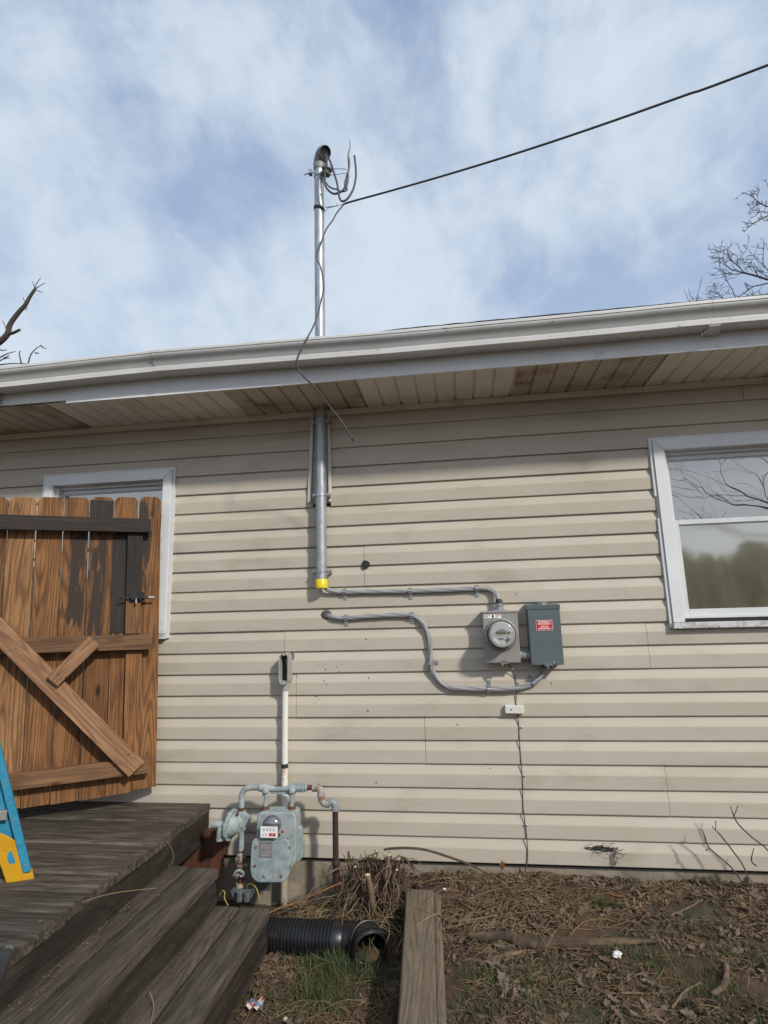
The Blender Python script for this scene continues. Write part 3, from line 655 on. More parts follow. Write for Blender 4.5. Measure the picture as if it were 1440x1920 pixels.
mw.tube(ap([(609,397,-.10), (615,390,-.11), (622,387,-.11)]), .0014, 4, sub=3); mw.tube(ap([(630,386,-.11), (632,381,-.12)]), .0012, 4)
tag(mw.build('guy_wire', 'old_wire', at0=at(609, 388, -.1)), 'thin twisted guy wire lashing the overhead cable to the mast', 'wire')
# ---- grey entrance cables: three strands twisted under a jacket
def ser(name, pts, label, Y=-.031, endY=None):
    P = cr_pts([at(x, y, (Y if len(q) == 0 else q[0])) for x, y, *q in pts], 5)
    mb = MB(); n = 14; ln = 0; o = 0
    t0 = (P[1]-P[0]).normalized(); u = V((0, -1, 0))
    for i, p in enumerate(P):
        t_ = (P[min(i+1, len(P)-1)]-P[max(i-1, 0)]).normalized(); u = (V((0, -1, 0))-t_*(-t_.y)).normalized(); b_ = t_.cross(u)
        if i: ln += (P[i]-P[i-1]).length
        for k in range(n):
            a = 2*math.pi*k/n; r_ = .0124*(1+.045*math.cos(3*(a-ln*16))); mb.v.append(p+u*math.cos(a)*r_*.85+b_*math.sin(a)*r_)
    m = len(P)
    for i in range(m-1):
        for k in range(n): mb.f.append([i*n+k, i*n+(k+1) % n, (i+1)*n+(k+1) % n, (i+1)*n+k])
    mb.f.append(list(range(n))[::-1]); mb.f.append([(m-1)*n+k for k in range(n)])
    o = mb.build(name, 'cable_jacket', smooth='all', at0=P[0]); me = o.data
    uv = me.uv_layers.new(name='UVMap'); L_ = [0]
    for i in range(1, m): L_.append(L_[-1]+(P[i]-P[i-1]).length)
    for pl in me.polygons:
        ks = [me.loops[l].vertex_index % n for l in pl.loop_indices]
        for l in pl.loop_indices:
            vi = me.loops[l].vertex_index; k = vi % n; kk = k/n
            if 0 in ks and n-1 in ks and k == 0: kk = 1
            uv.data[l].uv = (L_[vi//n], kk)
    tag(o, label, 'cable'); return o
m = bpy.data.materials.new('cable_jacket'); m.use_nodes = True; t = m.node_tree; b = t.nodes['Principled BSDF']; lk = t.links.new
uvn = t.nodes.new('ShaderNodeUVMap'); uvn.uv_map = 'UVMap'; sx = t.nodes.new('ShaderNodeSeparateXYZ'); lk(uvn.outputs[0], sx.inputs[0])
def mth2(op, a, c=0):
    q = t.nodes.new('ShaderNodeMath'); q.operation = op
    for i, v in enumerate((a, c)):
        if isinstance(v, (int, float)): q.inputs[i].default_value = v
        else: lk(v, q.inputs[i])
    return q.outputs[0]
ph = mth2('SUBTRACT', mth2('MULTIPLY', sx.outputs[1], 6*math.pi), mth2('MULTIPLY', sx.outputs[0], 48))
s_ = mth2('COSINE', ph); r_ = t.nodes.new('ShaderNodeMapRange'); lk(s_, r_.inputs[0]); r_.inputs[1].default_value = -1; r_.inputs[2].default_value = .1
mx_ = t.nodes.new('ShaderNodeMixRGB'); lk(r_.outputs[0], mx_.inputs[0]); mx_.inputs[1].default_value = (.19,.195,.21,1); mx_.inputs[2].default_value = (.34,.335,.34,1); lk(mx_.outputs[0], b.inputs['Base Color']); b.inputs['Roughness'].default_value = .42
M_['cable_jacket'] = m
ser('entrance_cable', [(604,1094,-.055), (609,1101,-.05), (618,1107,-.04), (635,1110.5), (660,1110.5), (700,1109.5), (770,1108.5), (850,1106), (895,1103.5), (913,1104), (925,1109,-.035), (932,1118,-.045), (935.5,1130,-.05)], 'upper grey cable from the yellow mast cap to the top of the round meter')
ser('entrance_cable', [(609,1151,.012), (616,1155,-.02), (628,1158), (648,1159), (700,1155.5), (745,1153.5), (772,1154.5), (788,1163), (799,1181), (806,1208), (807.5,1240), (813,1262), (828,1281), (850,1290), (900,1292), (950,1292), (982,1288), (1004,1278), (1018,1263), (1028,1246,-.05)], 'lower grey twisted cable curving from a wall hole to the dark disconnect box')
# ---- cable clips
def make_clip():
    r_ = empty('cable_clip', (0, 0, 0))
    s = MB()
    P = [(-.010, 0, -.014), (-.010, 0, 0)]
    prof = []
    for i in range(9):
        a = math.pi*i/8; prof.append((-.0305+.031-.0155*math.sin(a)*2.0, .0155*math.cos(a)))
    prof = [(0.0, .017)]+[(-.030*math.sin(math.pi*i/8)-.0, .0158*math.cos(math.pi*i/8)) for i in range(1, 8)]+[(0., -.017), (-.0015, -.042)]
    m_ = len(prof); o = len(s.v)
    for X in (-.010, .010):
        for yy, zz in prof: s.v.append(V((X, yy-.001, zz)))
    for j in range(m_-1): s.f.append([j, m_+j, m_+j+1, j+1])
    a = s.build('clip_band', 'zinc', r_, fixn=False); k = a.modifiers.new('t', 'SOLIDIFY'); k.thickness = .0016
    MB().lathe((0, -.0025, -.031), (0, -1, 0), [(0, .0052), (.002, .0052), (.0045, .003)], 10).box((-.004, -.0078, -.0315), (.004, -.0065, -.0305)).build('screw', 'cast_alu', r_, smooth=True)
    return r_
proto = make_clip()
clips = [(646,1110,0,'first clip beside the yellow mast cap on the upper grey cable'), (769.5,1108.5,0,'middle clip of the three on the upper grey cable'), (894,1103.5,0,'clip on the upper grey cable nearest the bend above the meter'),
 (648,1158.5,0,'clip next to the dark wall hole on the lower grey cable'), (772,1154,0,'clip where the lower grey cable starts to bend downwards'), (806.5,1243,90,'sideways clip on the vertical run of the lower grey cable'),
 (917,1292,180,'upturned clip on the lower grey cable under the meter'), (1001,1280,-148,'tilted clip on the lower grey cable just below the disconnect box')]
for i, (x, y, a, lb) in enumerate(clips):
    o = proto if i == 0 else proto.copy()
    if i:
        COL.objects.link(o)
        for chd in list(proto.children): c2 = chd.copy(); COL.objects.link(c2); c2.parent = o
    p = at(x, y, -.031); o.location = (p.x, -.0165, p.z); o.rotation_euler = (0, math.radians(-a), 0)
    tag(o, 'small shiny metal '+lb, 'clip', 'metal clips holding the grey cables')
# ---- holes in the wall
hl = MB(); c = at(685, 1059, -.016); rnd = random.Random(5)
hl.add([V((c.x+.024*math.cos(a_/8*math.pi)*(1+.22*rnd.uniform(-1, 1)), -.0165, c.z+.021*math.sin(a_/8*math.pi)*(1+.22*rnd.uniform(-1, 1)))) for a_ in range(16)], [list(range(16))[::-1]])
for k in range(14): p = V((c.x+rnd.gauss(0, .009), -.017, c.z+rnd.gauss(0, .008))); hl.ellipsoid(p, (.007, .004, .006), 6, 4)
tag(hl.build('plugged_hole', 'black_rubber', at0=c), 'ragged dark plugged hole in the siding right of the mast', 'hole')
pu = MB(); c = at(612, 1153, -.014)
pu.ellipsoid(c, (.030, .010, .027), 20, 10)
tag(pu.build('putty_seal', 'putty', smooth='all', at0=c), 'round dark putty patch where the lower grey cable enters the wall', 'putty')
# ---- electric meter
BY = -.095; x0, x1 = .104, .281; z0, z1 = .2715, .5315; mc = at(939.5, 1189.5, BY)
em = empty('electric_meter', ((x0+x1)/2, BY, z0)); tag(em, 'light grey electric meter box with a round glass meter on the siding', 'electric meter')
MB().box((x0+.002, -.088, z0+.002), (x1-.002, -.012, z1-.006)).build('meter_box', 'meter_grey', em, bevel=.004)
cv = MB(); cv.box((x0, BY, z0), (x1, -.0885, z1-.012)); cv.build('cover', 'meter_grey', em, bevel=.003)
MB().box((x0-.003, BY-.004, z1-.0115), (x1+.003, -.012, z1)).build('box_lid', 'meter_grey', em, bevel=.002)
rg = MB(); rg.lathe((mc.x, BY+.001, mc.z), (0, -1, 0), [(0, .084), (.006, .083), (.018, .077), (.022, .0745), (.022, .0715), (.018, .071)], 48, cap=False); rg.build('ring', 'meter_grey', em, smooth=True)
MB().lathe((mc.x, BY-.014, mc.z), (0, -1, 0), [(0, .071), (.008, .0712), (.012, .069)], 48).build('gasket', 'black_rubber', em, smooth=True)
gl = MB(); gl.lathe((mc.x, BY-.026, mc.z), (0, -1, 0), [(0, .0685), (.03, .0665), (.06, .0645), (.068, .062), (.072, .056), (.073, .03), (.0735, .0)], 48, cap=False)
dr = MB(); dr.lathe((mc.x, BY-.026, mc.z), (0, -1, 0), [(0, .066), (.018, .0655), (.0185, .063), (.036, .062), (.0365, .0595), (.055, .058), (.0555, .0)], 48, cap=False); dro = dr.build('meter_body', 'meter_face', em, smooth=True)
fy = BY-.082
wf = MB(); pts = []
def P2(dx, dz, y=fy-.0008): return V((mc.x+dx, y, mc.z+dz))
poly = [P2(-.041, -.012), P2(.020, -.012), P2(.033, -.013), P2(.022, -.022), P2(.008, -.045)]+[P2(.049*math.cos(a), .049*math.sin(a)) for a in [math.radians(v) for v in (-80, -95, -110, -125, -140, -152, -163)]]
wf.prism(poly, (0, .0005, 0)); wf.build('dial_card', 'white_ink', dro)
MB().box(P2(-.029, .004), P2(.022, .018, fy+.001)).build('display', 'lcd', dro)
ik = MB()
for dx0, dx1, dz, h in ((-.034, .016, -.0155, .0012), (-.020, .006, -.0185, .003), (-.026, .012, -.024, .003), (-.016, -.010, -.031, .003), (-.007, -.001, -.031, .003), (.003, .009, -.031, .003), (-.014, .004, -.040, .0012), (-.01, .002, -.043, .0012), (-.018, .014, .025, .0012)):
    ik.box(P2(dx0, dz, fy-.0016), P2(dx1, dz+h, fy-.0010))
ik.lathe(P2(.033, .010), (0, -1, 0), [(0, .005), (.002, .005)], 12); ik.build('print', 'dark_ink', dro)
MB().lathe(P2(.030, -.017, fy), (0, -1, 0), [(0, .0095), (.004, .009), (.012, .0085), (.013, .006)], 16).build('optical_port', 'zinc', dro, smooth=True)
ky = MB()
for i, ch_ in enumerate(range(5)): pass
glo = gl.build('glass', 'meter_glass', em, smooth=True, fixn=True)
MB().box((x0+.008, BY-.0012, z1-.036), (x0+.094, BY-.0002, z1-.017)).build('sticker', 'white_ink', em)
for u0, u1 in ((.010, .040), (.064, .092)): MB().box((x0+u0, BY-.0022, z1-.0205), (x0+u1, BY-.0014, z1-.0185)).build('sticker_heading', 'red_ink', em)
si = MB()
for k in range(3): si.box((x0+.011, BY-.0022, z1-.0245-k*.0035), (x0+.034-.003*k, BY-.0014, z1-.0235-k*.0035)); si.box((x0+.066, BY-.0022, z1-.0245-k*.0035), (x0+.090-.006*k, BY-.0014, z1-.0235-k*.0035))
si.ellipsoid((x0+.052, BY-.002, z1-.0265), (.0052, .0008, .0095), 10, 6); si.build('sticker_print', 'dark_ink', em)
# scuffed lettering-like smear low on the cover
sm_ = MB(); rnd = random.Random(9)
for k in range(26):
    p = V((x0+.012+rnd.random()*.05, BY-.0007, z0+.010+rnd.random()**2*.022)); a = rnd.uniform(-.5, .8); l = rnd.uniform(.002, .008); d = V((math.cos(a)*l, 0, math.sin(a)*l)); n_ = V((-math.sin(a), 0, math.cos(a)))*rnd.uniform(.0004, .001)
    sm_.add([p, p+d, p+d+n_, p+n_], [(0, 1, 2, 3)])
sm_.build('scuff', 'meter_mark', em, fixn=False)
lt = MB(); lx = at(946, 1240, BY).x; lt.box((lx-.024, BY-.008, z0-.004), (lx+.018, BY+.003, z0+.006)); lt.tube([(lx-.020, BY-.011, z0+.006), (lx-.004, BY-.012, z0+.013), (lx+.014, BY-.010, z0+.008)], .0028, 6); lt.lathe((lx-.012, BY-.008, z0-.005), (0, -1, 0), [(0, .007), (.005, .006)], 10); lt.tube([(lx-.02, BY-.006, z0-.004), (lx-.012, BY-.008, z0-.017), (lx-.004, BY-.006, z0-.004)], .002, 5)
lt.build('latch', 'cast_alu', em, smooth=True)
hb = MB(); hx_ = at(936, 1135, -.05).x; hb.box((hx_-.033, -.082, z1), (hx_+.033, -.02, z1+.004)); hb.lathe((hx_, -.05, z1+.003), (0, 0, 1), [(0, .021), (.014, .021), (.015, .019), (.022, .019), (.023, .0225), (.034, .0225), (.035, .019)], 24); hb.build('hub', 'zinc', em, smooth=True)
MB().lathe((hx_, -.05, z1+.035), (0, 0, 1), [(0, .0215), (.004, .0215), (.024, .0145), (.026, .013)], 24).build('rubber_boot', 'black_rubber', em, smooth=True)
# ---- disconnect box
DY = -.10; a0, a1 = .328, .4915; b0, b1 = .2585, .5555
db = empty('disconnect_box', ((a0+a1)/2, DY, b0)); tag(db, 'dark grey rectangular disconnect box with a red warning label', 'electrical box')
MB().box((a0+.003, -.094, b0+.004), (a1-.003, -.012, b1-.004)).build('back_box', 'panel_grey', db, bevel=.003)
MB().box((a0+.004, DY, b0), (a1-.0005, -.0945, b1-.022)).build('door', 'panel_grey', db, bevel=.003)
li = MB(); li.prism([(a0-.003, DY-.003, b1-.023), (a0-.003, DY-.005, b1-.003), (a0-.003, DY-.003, b1), (a0-.003, -.012, b1+.006), (a0-.003, -.012, b1-.004), (a0-.003, -.090, b1-.023)], (a1-a0+.005, 0, 0)); li.build('rain_lid', 'panel_grey', db, bevel=.002)
hp = MB(); hp.lathe(((a0+a1)/2-.003, -.055, b1), (0, 0, 1), [(0, .038), (.008, .036), (.013, .032), (.016, .03)], 28)
for s in (-1, 1): hp.lathe(((a0+a1)/2-.003+s*.045, -.06, b1), (0, 0, 1), [(0, .006), (.008, .005)], 10)
hp.build('hub_plate', 'panel_grey', db, smooth=True)
lc = at(1020.5, 1172.5, DY); lw_, lh_ = .0400, .0255
MB().box((lc.x-lw_, DY-.0010, lc.z-lh_), (lc.x+lw_, DY-.0002, lc.z+lh_)).build('label_border', 'white_ink', db, bevel=.0003)
lab = MB().box((lc.x-lw_+.0016, DY-.0016, lc.z-lh_+.0016), (lc.x+lw_-.0016, DY-.0008, lc.z+lh_-.0016)).build('warning_label', 'red_label', db)
def text(s, x, z, y, size, parent, mname, sx_=1.0):
    cu = bpy.data.curves.new('t', 'FONT'); cu.body = s; cu.size = size; cu.align_x = 'CENTER'; cu.align_y = 'CENTER'; cu.extrude = .00015; cu.offset = size*.02
    o = bpy.data.objects.new('t', cu); COL.objects.link(o); dg = bpy.context.evaluated_depsgraph_get(); me = bpy.data.meshes.new_from_object(o.evaluated_get(dg))
    bpy.data.objects.remove(o); me.materials.clear(); me.materials.append(M_[mname]); off = W.get(parent.name, V((0, 0, 0)))
    for v in me.vertices: v.co = V((x+v.co.x*sx_, y-v.co.z, z+v.co.y))-off
    q = bpy.data.objects.new('lettering', me); COL.objects.link(q); q.parent = parent; W[q.name] = off; return q
for s, dz in (('EMERGENCY', .0165), ('DISCONNECT', .0068), ('SERVICE', -.0068), ('DISCONNECT', -.0165)): text(s, lc.x+.001, lc.z+dz, DY-.0018, .0112, lab, 'white_ink', .92)
em_ = MB(); ec = at(1022, 1190, DY); em_.box((ec.x-.009, DY-.0008, ec.z+.006), (ec.x+.010, DY-.0001, ec.z+.0068)); em_.box((ec.x-.007, DY-.0008, ec.z-.007), (ec.x-.0055, DY-.0001, ec.z+.003)); em_.box((ec.x+.001, DY-.0008, ec.z-.007), (ec.x+.007, DY-.0001, ec.z-.006)); em_.build('embossing', 'panel_grey', db)
lt = MB(); lx = at(1030, 1244, DY).x; lt.box((lx-.026, DY-.010, b0-.002), (lx+.016, DY+.001, b0+.005)); lt.tube([(lx-.022, DY-.012, b0+.004), (lx-.006, DY-.013, b0+.013), (lx+.006, DY-.01, b0+.006)], .003, 6); lt.lathe((lx+.020, DY, b0+.010), (0, -1, 0), [(0, .0075), (.005, .007), (.008, .004)], 12); lt.tube([(lx-.018, DY-.006, b0-.002), (lx-.010, DY-.009, b0-.014), (lx-.002, DY-.006, b0-.002)], .0022, 5)
lt.build('latch', 'zinc', db, smooth=True)
MB().lathe((at(1026, 1250, -.05).x, -.05, b0-.016), (0, 0, 1), [(0, .021), (.004, .026), (.022, .026)], 20).build('cable_connector', 'black_rubber', db, smooth=True)
nz = at(986, 1229, -.055).z; MB().lathe((x1-.004, -.055, nz), (1, 0, 0), [(0, .0225), (.018, .0225), (.0182, .0185), (.022, .0185), (.0222, .0225), (a0-x1+.007, .0225)], 24).build('nipple', 'pvc_grey', db, smooth=True)
# ---- ground wire, its white box and little clips
wpts = [(953,1243,-.06), (957,1252,-.035), (963,1264,-.022), (967,1278,-.019), (968.5,1291,-.018), (968,1305,-.017), (967.5,1318,-.02), (969,1335,-.022), (972,1352,-.018), (974,1390,-.0185), (977,1430,-.0185), (980,1470,-.0185), (980.5,1510,-.0185), (985,1548,-.0185), (988,1575,-.0185), (989,1610,-.0175), (984,1638,-.01), (982,1655,-.03)]
curve('ground_wire', ap(wpts), .0026, 'brown_wire', 'thin dark brown wire running down the siding from the meter to the soil', 'wire', n=6)
nb = MB(); c = at(964.5, 1330, -.03); Mx = Matrix.Rotation(math.radians(1.5), 4, 'Y'); nb.box((-.047, -.012, -.0195), (.047, .016, .0195), Matrix.Translation(c) @ Mx)
bo = nb.build('junction_box', 'box_white', bevel=.003, at0=c, smooth=False); tag(bo, 'small white plastic junction box on the thin wire below the meter', 'junction box')
MB().lathe((c.x-.017, c.y-.012, c.z+.001), (0, -1, 0), [(0, .0045), (.0015, .0045), (.002, .002)], 12).build('screw', 'cast_alu', bo)
for (x, y, lb) in ((969.5,1281,'just above the lower grey cable'), (975.5,1364,'just below the white junction box'), (980.5,1455,'halfway down the lower siding'), (985,1547,'near the bottom of the siding')):
    p = at(x, y, -.016); s = MB(); s.lathe(p+V((.006, 0, 0)), (0, -1, 0), [(0, .0055), (.004, .0055), (.006, .003)], 10); s.box(p+V((-.006, -.006, -.004)), p+V((.006, 0, .004)))
    tag(s.build('wire_clip', 'zinc', smooth=True, at0=p), 'tiny screw clip on the brown wire '+lb, 'clip', 'tiny clips on the brown wire')
# ---- white conduit with open fitting
cx_ = at(534.2, 1380, -.045).x; zl = at(534, 1293, -.045).z; zg = at(535, 1688, -.045).z
cd_ = empty('conduit', (cx_, -.045, zg)); tag(cd_, 'upright white plastic conduit behind the gas meter, capped by an open grey fitting', 'conduit')
zt_ = at(534, 1435, -.045).z; zr = at(534, 1462, -.045).z; zd = at(534, 1520, -.045).z
MB().lathe((cx_, -.045, zt_), (0, 0, 1), [(0, .0168), (zl-zt_, .0168)], 24).build('pipe', 'white_pvc', cd_, smooth=True)
MB().lathe((cx_, -.045, zr), (0, 0, 1), [(0, .0167), (zt_-zr, .0167)], 24).build('rusty_section', 'rusty_pvc', cd_, smooth=True)
MB().lathe((cx_, -.045, zg-.08), (0, 0, 1), [(0, .0166), (zr-zg+.08, .0166)], 24).build('lower_pipe', 'dirty_pvc' if False else 'white_pvc', cd_, smooth=True)
MB().lathe((cx_, -.045, zg-.085), (0, 0, 1), [(0, .0180), (.30, .0180)], 24).build('ground_sleeve', 'dirty_pvc', cd_, smooth=True)
MB().lathe((cx_, -.045, zt_-.012), (0, 0, 1), [(0, .0180), (.021, .0180)], 24).build('tape_band', 'black_rubber', cd_, smooth=True)
lb_ = MB(); c = at(532, 1254, -.085); hw, hh = .0265, .082
def stad(hw_, hh_, y, n=10, cxx=0): return [V((c.x+cxx+hw_*math.cos(a), y, c.z+(hh_-hw_)+hw_*math.sin(a))) for a in [math.pi*i/n for i in range(n+1)]]+[V((c.x+cxx-hw_*math.cos(a), y, c.z-(hh_-hw_)-hw_*math.sin(a))) for a in [math.pi*i/n for i in range(n+1)]]
rings = [stad(hw, hh, -.014), stad(hw, hh, -.083), stad(hw+.001, hh+.001, -.086), stad(hw-.0055, hh-.0065, -.086), stad(hw-.006, hh-.007, -.030)]
n_ = len(rings[0])
for r2 in rings: lb_.v += r2
for i in range(4):
    for k in range(n_): lb_.f.append([i*n_+k, i*n_+(k+1) % n_, (i+1)*n_+(k+1) % n_, (i+1)*n_+k])
lb_.f.append([4*n_+k for k in range(n_)]); lb_.f.append([k for k in range(n_)])
lb_.lathe((cx_, -.047, zl-.002), (0, 0, 1), [(0, .0205), (.03, .0205), (.05, .026)], 20)
lbo = lb_.build('conduit_body', 'fitting_grey', cd_, smooth=True)
MB().prism(stad(hw-.0065, hh-.0075, -.033), (0, .001, 0)).build('dark_interior', 'black_rubber', lbo)
for i, (dx, dz, rr2) in enumerate(((.004, -.02, .0055), (.009, .0, .0055))):
    MB().tube([(c.x-.002+i*.005, -.04, c.z+.055), (c.x+.006+i*.004, -.055, c.z+.035), (c.x+.012, -.05, c.z-.01), (c.x+.006, -.045, c.z-.06)], .0045, 8, sub=4).build('wire', 'paper_wire' if i == 0 else 'pvc_grey', lbo, smooth='all')
for s in (1, -1): MB().lathe((c.x-.0005, -.05, c.z+s*(hh-.010)), (0, -1, 0), [(0, .006), (.036, .006), (.0365, .002)], 12).build('screw_boss', 'fitting_grey', lbo, smooth=True)
hl = MB(); c9 = at(546, 1232, -.014); hl.add([V((c9.x+.017*math.cos(k*.5), -.0155, c9.z+.03*math.sin(k*.5))) for k in range(12)], [list(range(12))]); hl.build('wall_seal', 'putty', cd_)
# ---- gas meter
gm0 = at(535, 1650, -.2)
gm = empty('gas_meter', (gm0.x, -.2, gm0.z)); tag(gm, 'weathered blue grey gas meter with rusty pipes low on the siding', 'gas meter')
def gp(cx, cy_, Y): return at(370+cx/4.645, 1380+cy_/4.645, Y)
PY = -.16
def gtube(name, pts, r, m, Y=PY, sub=5, n=16, parent=None): return MB().tube([gp(a, b_, Y if len(c_) == 0 else c_[0]) for a, b_, *c_ in pts], r, n, sub=sub).build(name, m, parent or gm, smooth=True)
gtube('riser_pipe', [(380,1340), (381,1200)], .0150, 'rust'); gtube('riser_pipe', [(381,1000), (383,820)], .0143, 'gas_paint')
gtube('riser_pipe', [(385,650), (385,560), (392,500), (425,458), (480,448), (545,447)], .0145, 'gas_paint')
def ring(name, p0, p1, r, m, n=20): 
    p0, p1 = V(p0), V(p1); d = (p1-p0); return MB().lathe(p0, d, [(0, r*.92), (d.length*.12, r), (d.length*.88, r), (d.length, r*.92)], n).build(name, m, gm, smooth=True if n > 8 else False)
ring('union_nut', gp(385,648,PY), gp(385,620,PY), .0165, 'rust'); ring('union_nut', gp(381,1012,PY), gp(381,995,PY), .0160, 'rust')
ring('union_collar', gp(378,1060,PY), gp(379,1012,PY), .0195, 'gas_rusty'); ring('union_nut', gp(378,1100,PY), gp(378,1050,PY), .0275, 'gas_rusty', 8); ring('union_collar', gp(378,1135,PY), gp(378,1100,PY), .020, 'rust')
v_ = MB(); v_.lathe(gp(376,1180,PY), (0,0,1), [(0, .017), (.01, .024), (.03, .026), (.045, .02), (.05, .018)], 16); v_.lathe(gp(372,1192,PY), (0,-1,0), [(0, .016), (.03, .014), (.034, .010)], 14); v_.box(gp(330,1222,-.20), gp(372,1170,-.19)); v_.lathe(gp(412,1125,PY), (1,0,-.2), [(0, .012), (.01, .012), (.014, .008)], 10)
v_.build('shutoff_valve', 'gas_rusty', gm, smooth=True, bevel=.002)
vh = MB(); vh.tube([gp(318,1215,-.20), gp(335,1180,-.205), (gp(370,1172,-.205)), gp(400,1190,-.205), gp(398,1215,-.20), gp(375,1222,-.2)], .0058, 8, sub=4); vh.build('valve_handle', 'gas_paint', gm, smooth=True)
ring('ground_collar', gp(374,1360,PY), gp(375,1278,PY), .0215, 'dirty_pvc'); 
# regulator
rg = MB(); rax = V((-.95, .10, .16)).normalized(); rc = gp(292,772,-.19)
rg.lathe(rc, rax, [(-.050, .026), (-.034, .040), (-.016, .054), (-.010, .058), (-.009, .071), (-.003, .073), (.004, .073), (.008, .070), (.009, .050), (.014, .046), (.016, .018)], 32)
rg.tube([gp(310,770,-.185), gp(350,752,-.175), gp(385,715,-.165)], [.036, .034, .025], 16, sub=4)
rg.tube([gp(388,650,-.16), gp(386,815,-.16)], .0205, 16); rg.ellipsoid(gp(368,745,-.17), (.034, .028, .036), 16, 10)
Mr = Matrix.Translation(gp(405,730,-.175)) @ Matrix.Rotation(.55, 4, 'Y'); rg.box((-.022, -.014, -.030), (.022, .014, .030), Mr)
for k in range(8): a = k*math.pi/4+.3; u_ = rax.orthogonal().normalized(); w_ = rax.cross(u_); rg.lathe(rc+(u_*math.cos(a)+w_*math.sin(a))*.066-rax*.014, rax, [(0, .0058), (.026, .0058)], 8)
rg.build('regulator', 'gas_paint', gm, smooth=True, bevel=.001)
rv = MB(); rv.lathe(gp(215,768,-.215), V((-1,-.1,0)), [(-.04, .0165), (.022, .0165), (.028, .0178), (.052, .0178), (.053, .013)], 20); rv.tube([gp(215,790,-.22), gp(200,840,-.23), gp(196,885,-.23)], [.021,.0185,.0168], 14, sub=3); rv.lathe(gp(196,885,-.23), (0,0,-1), [(0, .019), (.012, .019), (.0125, .013)], 16)
rv.build('vent_stub', 'gas_paint', gm, smooth=True)
rr_ = MB(); rr_.lathe(gp(348,695,-.20), (0,-.3,1), [(0, .006), (.012, .006)], 8); rr_.build('plug', 'rust', gm)
# manifold bar
mb = MB()
mb.lathe(gp(540,447,PY), (1,0,0), [(0, .019), (.004, .0205), (.030, .0205), (.045, .0175)], 20)
mb.tube([gp(600,450,PY), gp(680,462,PY), gp(760,462,PY), gp(830,448,PY)], [.0175,.0125,.0125,.0175], 16, sub=4)
mb.box(gp(640,503,PY+.004), gp(800,478,PY-.004))
mb.lathe(gp(800,450,PY), (1,0,0), [(0, .0165), (.018, .0205), (.045, .0205)], 20)
for cx in (598, 828): mb.lathe(gp(cx,474,PY-.012), (0,-1,0), [(-.012, .0165), (.010, .0165), (.016, .011), (.02, .008)], 18); mb.tube([gp(cx-3,455,PY), gp(cx-2,515,PY)], .0175, 16)
mb.build('manifold', 'gas_paint', gm, smooth=True, bevel=.001)
ring('union_nut', gp(874,450,PY), gp(935,448,PY), .0225, 'gas_paint', 8); ring('manifold_collar', gp(935,449,PY), gp(962,449,PY), .0165, 'gas_paint')
gtube('nipple', [(955,449), (1020,449)], .0125, 'rust', sub=0); ring('union_nut', gp(957,449,PY), gp(963,449,PY), .0155, 'rust')
el = MB(); el.tube([gp(1005,449,PY), gp(1050,452,PY), gp(1073,478,PY), gp(1077,520,PY)], .0175, 16, sub=4); el.lathe(gp(1005,449,PY), (1,0,0), [(0,.0195),(.014,.0195)], 18); el.lathe(gp(1078,528,PY), (0,0,1), [(0,.0195),(.014,.0195)], 18)
el.tube([gp(1078,515,PY), gp(1083,555,PY), gp(1105,585,PY), gp(1135,592,PY)], .0170, 16, sub=4); el.lathe(gp(1128,590,PY), (1,0,0), [(0,.0195),(.012,.0195)], 18)
el.build('elbow', 'rusty_silver', gm, smooth=True)
e2 = MB(); e2.tube([gp(1135,590,PY), gp(1165,572,PY), gp(1195,590,PY), gp(1202,640,PY)], .0175, 16, sub=4); e2.lathe(gp(1202,648,PY), (0,0,1), [(0,.0205),(.014,.0205)], 18); e2.build('elbow', 'pvc_grey', gm, smooth=True)
gtube('outlet_pipe', [(1201,650), (1206,1100)], .0145, 'dark_red_pipe', sub=0); gtube('outlet_pipe', [(1208,1100), (1215,1330)], .0160, 'dark_red_pipe', sub=0)
ring('coupling', gp(1208,1125,PY), gp(1206,1082,PY), .0195, 'dark_red_pipe')
gtube('drop_pipe', [(603,515), (597,570), (592,625)], .0115, 'gas_paint', Y=-.165); gtube('drop_pipe', [(828,515), (824,570), (820,640)], .0115, 'gas_paint', Y=-.165)
ring('union_nut', gp(592,655,-.17), gp(594,612,-.17), .0195, 'rust'); ring('union_nut', gp(822,655,-.17), gp(824,612,-.17), .0195, 'rust')
# body: back case with two shoulders, bulging right side
bd = MB()
def blob(poly, y0, y1, ins=.01):
    pts = [gp(a, b_, -.2) for a, b_ in poly]; c_ = sum(pts, V((0,0,0)))/len(pts); rs = []
    for y, k in ((y0, 1-ins*8), (y0-.006, 1), (y1+.006, 1), (y1, 1-ins*5)): rs.append([V((c_.x+(p.x-c_.x)*k, y, c_.z+(p.z-c_.z)*k)) for p in pts])
    o = len(bd.v); n2_ = len(pts)
    for r3 in rs: bd.v += r3
    for i in range(3):
        for k in range(n2_): bd.f.append([o+i*n2_+k, o+i*n2_+(k+1) % n2_, o+(i+1)*n2_+(k+1) % n2_, o+(i+1)*n2_+k])
    bd.f.append([o+k for k in range(n2_)]); bd.f.append([o+3*n2_+k for k in range(n2_)])
def rounded(pts, r=.25, n=5):
    out = []; m_ = len(pts)
    for i in range(m_):
        a, b_, c_ = V((*pts[i-1], 0)), V((*pts[i], 0)), V((*pts[(i+1) % m_], 0)); l1 = min(r, (a-b_).length*.48); l2 = min(r, (c_-b_).length*.48); p0 = b_+(a-b_).normalized()*l1; p1 = b_+(c_-b_).normalized()*l2
        for k in range(n+1): t_ = k/n; q_ = p0*(1-t_)**2+b_*2*t_*(1-t_)+p1*t_*t_; out.append((q_.x, q_.y))
    return out
blob(rounded([(530,700), (545,655), (640,650), (855,650), (868,700), (870,900), (868,1100), (830,1130), (540,1130), (520,1080)], 40), -.130, -.225)
